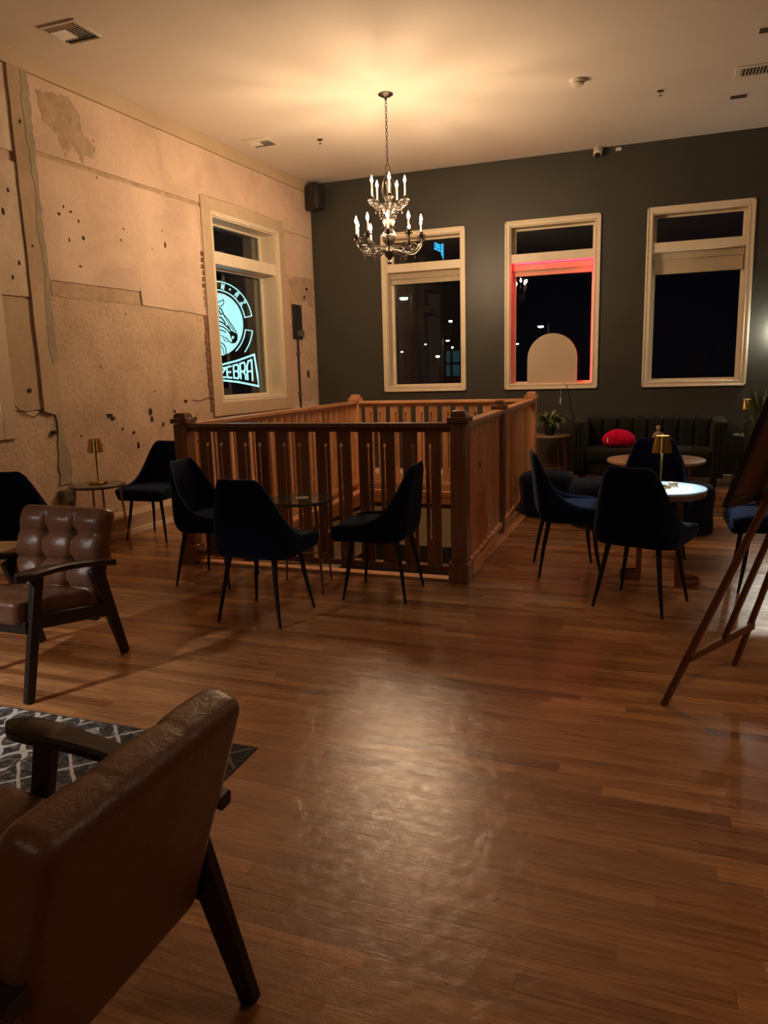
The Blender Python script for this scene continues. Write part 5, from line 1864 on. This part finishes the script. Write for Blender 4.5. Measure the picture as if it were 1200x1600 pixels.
street_lamp(631, 466, 644, 28, 0.20, 'bright street lamp outside the left back window')
street_lamp(699, 532, 691, 45, 0.16, 'distant street lamp low in the left back window')
street_lamp(845, 510, 858, 42, 0.20, 'street lamp outside the middle back window above the arch board')
street_lamp(808, 537, 800, 60, 0.18, 'far small street lamp left of the arch board')
BLD = thing('building', 'distant dark building with teal lit windows seen through the left back window', 'building', tuple(far(716, 560, 60) + Vector((0, 0, -2))))
BLD.location.z = -4.2
b0 = far(716, 548, 60); bz = b0.z + 4.2
mb = MB(); mb.bx(-1.6, 3.5, 0, 4, 0, bz + 1.2); mb.build('facade', M['night_wall'], BLD)
for i in range(3):
    for j in range(2):
        mb = MB(); mb.bx(-1.2 + i * 0.75, -0.65 + i * 0.75, -0.05, 0.0, bz - 2.0 + j * 1.1, bz - 1.1 + j * 1.1); mb.build('window', M['teal_window'], BLD)
for (x_, y_, D, s_, lab_) in ((628, 550, 55, 0.05, 'tiny distant light low at the left edge of the left back window'), (665, 538, 52, 0.04, 'tiny distant light in the middle of the left back window'), (704, 502, 40, 0.06, 'small distant light at the right edge of the left back window'), (706, 543, 57, 0.07, 'small distant light in front of the teal lit building'), (684, 557, 44, 0.07, 'small distant light low in the left back window, left of the building')):
    p = far(x_, y_, D)
    t = thing('area_light_post', lab_, 'light', (p.x, D, -4.2), group='tiny distant lights')
    mb = MB(); mb.tube([(0, 0, 0), (0, 0, p.z + 4.2)], 0.04, 6); mb.build('post', M['grey_metal'], t)
    mb = MB(); mb.rbox((s_ * 1.4, s_, s_ * 0.7), s_ * 0.4, (1, 1, 1), c=(0, 0, p.z + 4.2)); mb.build('lens', M['street_glow'], t)
# cyan lit sign beyond the transom pane of the left back window
D = 16.0
c0 = far(685, 386, D)
SG2 = thing('shop_sign', 'small cyan lit sign seen in the top pane of the left back window', 'sign', tuple(c0))
sc2 = far(686, 386, D).x - c0.x
mb = MB()
for (dx, ch) in ((-5.3, 'O'), (-1.8, 'M'), (1.6, 'E')):
    for st_ in GLY[ch]:
        stroke(mb, [((dx + gx_ * 4.8) * sc2, (-4.3 + gz_ * 8.5 - (dx + gx_ * 4.8) * 0.45) * sc2) for gx_, gz_ in st_], 1.2 * sc2, 0, th=0.02)
mb.build('letters', M['cyan_glow'], SG2)
mb = MB()
stroke(mb, [(-6.5 * sc2, -2.2 * sc2), (3.5 * sc2, -7.0 * sc2)], 1.1 * sc2, 0, th=0.02)
mb.prism([(4.4 * sc2, 3.2 * sc2), (8.0 * sc2, 4.6 * sc2), (8.0 * sc2, -19 * sc2), (4.4 * sc2, -11 * sc2)], 0, -0.02)
mb.build('pointed_bar', M['cyan_glow'], SG2)
mb = MB(); mb.tube([(7 * sc2, 0.05, 4 * sc2), (7 * sc2, 0.05, -c0.z - 4.2)], 0.03, 6); mb.build('post', M['dark_plastic'], SG2)

# wall lamp just right of the frame that brightens the back wall there
WLMP = thing('wall_lamp', 'wall lamp on the back wall just beyond the right picture edge', 'lamp', (1.27, YB, 1.68))
mb = MB(); mb.lathe([(0, 0), (0.05, 0), (0.05, 0.02), (0, 0.02)], 20); mb.build('mount', M['brass'], WLMP, rot=(PI / 2, 0, 0))
mb = MB(); mb.tube([(0, -0.02, 0), (0, -0.11, 0.02)], 0.008, 8); mb.build('arm', M['brass'], WLMP)
mb = MB(); mb.lathe([(0.03, 0.04), (0.045, 0.06), (0.045, 0.16), (0.03, 0.18)], 20, (0, -0.12, 0)); mb.build('bulb', emit('wall_lamp_glow', (1.0, 0.93, 0.75), 170.0), WLMP)
